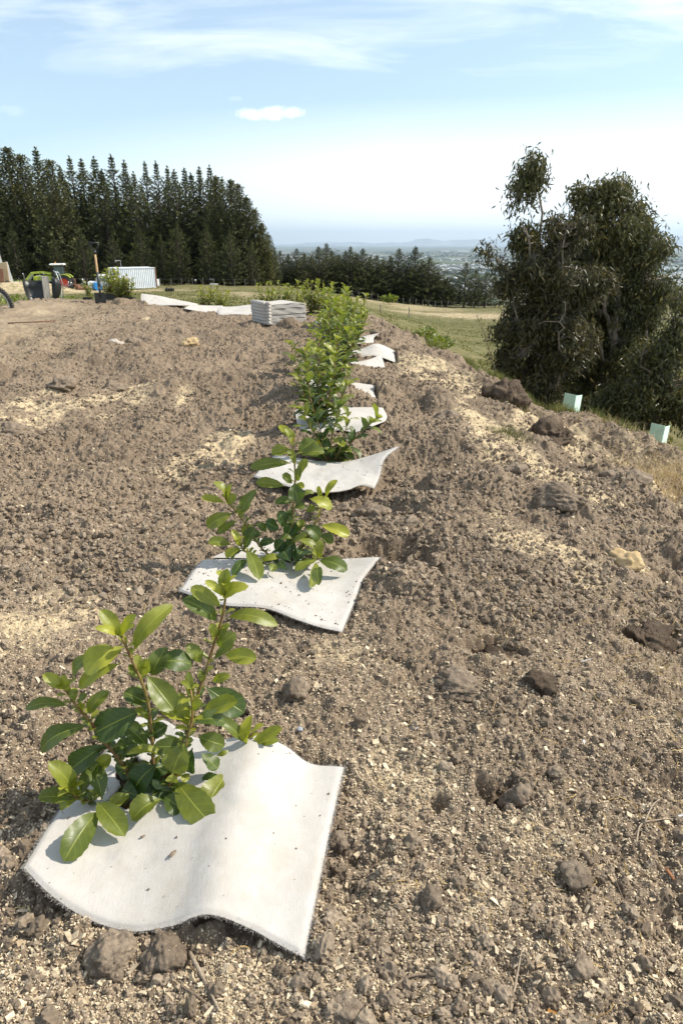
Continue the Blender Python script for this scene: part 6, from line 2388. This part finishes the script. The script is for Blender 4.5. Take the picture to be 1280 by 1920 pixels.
def twheel(cx, cy, rr, wd, nm='wheel'):
    mb = MB()
    prof = [(rr * .62, -wd / 2), (rr * .93, -wd / 2), (rr, -wd * .4), (rr, wd * .4), (rr * .93, wd / 2), (rr * .62, wd / 2)]
    mb.ring((cx, cy, rr), (0, 1, 0), rr, prof, 32)
    for k in range(22):
        a = k * 2 * math.pi / 22
        for s in (-1, 1):
            mb.box((cx + math.cos(a + s * .07) * rr, cy + s * wd * .22, rr + math.sin(a + s * .07) * rr), (.07, wd * .5, .07), Matrix.Rotation(-a, 4, 'Y') @ Matrix.Rotation(s * .5, 4, 'X'))
    w = mb.obj(nm, M['rubber'], root)
    mb = MB()
    mb.ring((cx, cy, rr), (0, 1, 0), rr, [(rr * .64, -wd * .42), (rr * .64, wd * .42), (rr * .5, wd * .2), (rr * .12, wd * .12), (rr * .12, -wd * .12), (rr * .5, -wd * .2)], 24)
    mb.ring((cx, cy, rr), (0, 1, 0), rr, [(rr * .16, -wd * .3), (rr * .16, wd * .3), (.01, wd * .3), (.01, -wd * .3)], 12)
    mb.obj('rim', M['red'], w)


for sy in (-1, 1):
    twheel(1.0, sy * .85, .78, .45)
    twheel(-1.35, sy * .8, .55, .32)
mb = MB()
mb.box((-1.0, 0, 1.25), (1.9, .75, .62), bev=.12, taper=(.94, .85))
mb.box((-1.98, 0, 1.2), (.12, .7, .5), bev=.05)
mb.obj('hood', M['lime'], root)
mb = MB()
mb.box((-.2, 0, .75), (2.9, .5, .45), bev=.05)
mb.box((-1.35, 0, .55), (.2, 1.4, .18), bev=.03)
mb.box((1.0, 0, .78), (.3, 1.4, .3), bev=.03)
mb.box((-1.92, 0, 1.15), (.06, .5, .35))
mb.tube([(-.15, -.42, 1.4), (-.15, -.42, 2.3)], .04, 8)
mb.obj('chassis', M['dark'], root)
mb = MB()
for xx, x2 in ((.0, .12), (.95, .95)):
    for sy in (-1, 1):
        mb.tube([(xx, sy * .62, 1.1), (x2, sy * .6, 2.5)], .035, 6)
mb.box((.45, 0, 1.2), (1.05, 1.3, .3), bev=.05)
mb.obj('cab_frame', M['dark'], root)
mb = MB()
mb.box((.50, 0, 1.95), (.80, 1.16, .98), bev=.03)
mb.obj('cab_glass', M['glass'], root)
mb = MB()
mb.box((.45, 0, 2.62), (1.45, 1.5, .17), bev=.075)
mb.obj('roof', M['white'], root)
mb = MB()
mb.ring((.3, -.3, 2.79), (0, 0, 1), .06, [(.06, -.06), (.055, .05), (.03, .08), (.005, .08), (.005, -.06)], 12)
mb.obj('beacon', M['amber'], root)
for sy in (-1, 1):
    mb = MB()
    P = [(1.0 + 1.0 * .88 * math.cos(a), 0, .78 + .88 * math.sin(a)) for a in np.linspace(math.pi * .98, math.pi * .22, 10)]
    for a, b in zip(P[:-1], P[1:]):
        c = (np.array(a) + np.array(b)) / 2
        L = np.linalg.norm(np.array(a) - np.array(b))
        mb.box((c[0], sy * .85, c[2]), (L * 1.15, .5, .06), Matrix.Rotation(-math.atan2(b[2] - a[2], b[0] - a[0]), 4, 'Y'))
    mb.obj('mudguard', M['lime'], root)
mb = MB()
for sy in (-1, 1):
    P = [(-.25, 1.2, .0), (-.25, 1.75, 0), (-1.2, 1.95, 0), (-2.3, 1.75, 0), (-2.75, .75, 0)]
    P = [(-.3, sy * .55, 1.72), (-1.2, sy * .55, 1.86), (-2.1, sy * .55, 1.80), (-2.65, sy * .55, 1.2), (-2.85, sy * .55, .6)]
    for a, b in zip(P[:-1], P[1:]):
        c = (np.array(a) + np.array(b)) / 2
        L = np.linalg.norm(np.array(a) - np.array(b))
        mb.box(tuple(c), (L + .12, .09, .2), Matrix.Rotation(-math.atan2(b[2] - a[2], b[0] - a[0]), 4, 'Y'), bev=.02)
mb.tube([(-2.65, -.55, 1.2), (-2.65, .55, 1.2)], .06, 8)
mb.obj('loader_arm', M['lime'], root)
mb = MB()
for sy in (-1, 1):
    mb.tube([(-.35, sy * .55, 1.0), (-1.6, sy * .55, 1.6)], .045, 7)
    mb.tube([(-2.1, sy * .5, 1.6), (-2.8, sy * .5, .8)], .04, 7)
mb.obj('hydraulic_ram', M['galv'], root)
mb = MB()
for (c, sz, ry) in (((-2.95, 0, .42), (.06, 1.9, .62), .15), ((-3.25, 0, .13), (.65, 1.9, .05), .05), ((-2.98, 0, .72), (.25, 1.9, .05), -.2)):
    mb.box(c, sz, Matrix.Rotation(ry, 4, 'Y'))
for sy in (-1, 1):
    mb.box((-3.22, sy * .95, .36), (.6, .05, .46), bev=.02, taper=(.6, 1))
mb.obj('bucket', M['dark'], root)
mb = MB()
mb.box((2.15, 0, .35), (.35, 1.8, .4), bev=.03)
mb.box((2.75, 0, .22), (.75, 1.9, .22), bev=.03)
mb.tube([(1.5, -.35, .7), (2.15, -.2, .6)], .05, 6)
mb.tube([(1.5, .35, .7), (2.15, .2, .6)], .05, 6)
mb.tube([(2.0, 0, .4), (1.95, 0, 1.25)], .05, 6)
mb.obj('rear_implement', M['rust'], root)


# timber and panels at far left
def sheet(u, vb, Y, w, h, th, lean, rz, mat, lab, name, cat='board', side=0):
    p = at(u, vb, Y)
    mb = MB()
    n = max(1, int(w / .28))
    for k in range(n):
        mb.box((-w / 2 + (k + .5) * w / n, 0, h / 2 + .01 * math.sin(k * 3)), (w / n * .97, th, h - .03 * (k % 2)), bev=.006)
    mb.box((0, th * .8, h * .3), (w, th * .5, .12))
    mb.box((0, th * .8, h * .8), (w, th * .5, .12))
    o = mb.obj(name, M[mat])
    o.location = p
    o.rotation_euler = (lean, side, rz)
    tag(o, lab, cat, 'boards leaning at the far left')


sheet(1, 525, 60, 1.1, 2.9, .06, R(-6), R(15), 'whitewood', 'tall whitewashed board panel leaning left at the far left edge', 'timber_panel', side=R(-8))
sheet(10, 535, 58, .9, 1.75, .05, R(-10), R(-5), 'ply', 'tan plywood sheet leaning in front of the white panel', 'plywood_sheet', side=R(-5))
sheet(18, 534, 60, .75, 1.8, .05, R(-10), R(10), 'whitewood', 'cream board propped right of the plywood sheet', 'timber_panel', side=R(-10))
sheet(3, 536, 57, .5, 1.3, .05, R(-14), R(5), 'rust', 'short rusty sheet at the foot of the white panel', 'iron_sheet')
for k, (u, v, Y, L, rz, mt_, lab) in enumerate(((28, 531, 60, 1.5, .1, 'whitewood', 'white timber plank on the sand right of the cream board'), (12, 540, 56, 1.2, .9, 'dark', 'dark beam propped among the boards'), (17, 540, 57, 1.1, -.7, 'ply', 'short pale post leaning on the cream board'))):
    p = at(u, v, Y)
    mb = MB()
    mb.box((0, 0, 0), (L, .2, .22), bev=.015)
    mb.box((0, .22, .02), (L * .92, .18, .18), bev=.015)
    o = mb.obj('timber_beam', M[mt_])
    o.location = p
    o.rotation_euler = (0, R([0, -60, -75][k]), rz)
    tag(o, lab, 'timber', 'boards leaning at the far left')
# little field objects
p = at(318, 541, 55)
mb = MB()
mb.box((0, 0, .16), (.62, .35, .28), bev=.05, taper=(1.1, 1.2))
mb.tube([(-.3, 0, .3), (0, 0, .42), (.3, 0, .3)], .02, 6)
o = mb.obj('bucket_trough', M['dark'])
o.location = (p.x, 55, float(ground_h(p.x, 55)))
tag(o, 'small dark trough in the grass right of the container', 'trough')
p = at(402, 545, 48)
gz = float(ground_h(p.x, 48))
root = thing('bench', 'tiny pale plank bench in the grass beneath the pines', 'bench', (p.x, 48, gz), R(10))
mb = MB()
mb.box((0, 0, .42), (.55, .25, .05), bev=.01)
mb.obj('seat', M['whitewood'], root)
for s in (-1, 1):
    mb = MB()
    mb.box((s * .2, 0, .2), (.05, .2, .38))
    mb.obj('leg', M['fence'], root)

# ------------------------------------------------------------------ haze
hb = MB()
hb.box((0, 30000, 330), (150000, 64000, 1140))
hm = bpy.data.materials.new('haze')
hm.use_nodes = True
for n in list(hm.node_tree.nodes):
    hm.node_tree.nodes.remove(n)
HN = NT(hm.node_tree)
pv = HN.n('ShaderNodeVolumePrincipled')
pv.inputs['Color'].default_value = (.70, .86, 1.0, 1)
pv.inputs['Density'].default_value = 3.4e-5
pv.inputs['Anisotropy'].default_value = .3
ho = HN.n('ShaderNodeOutputMaterial')
HN.l(pv.outputs[0], ho.inputs['Volume'])
o = hb.obj('haze', hm)
tag(o, 'pale bluish haze over the far plain', 'haze', kind='stuff')
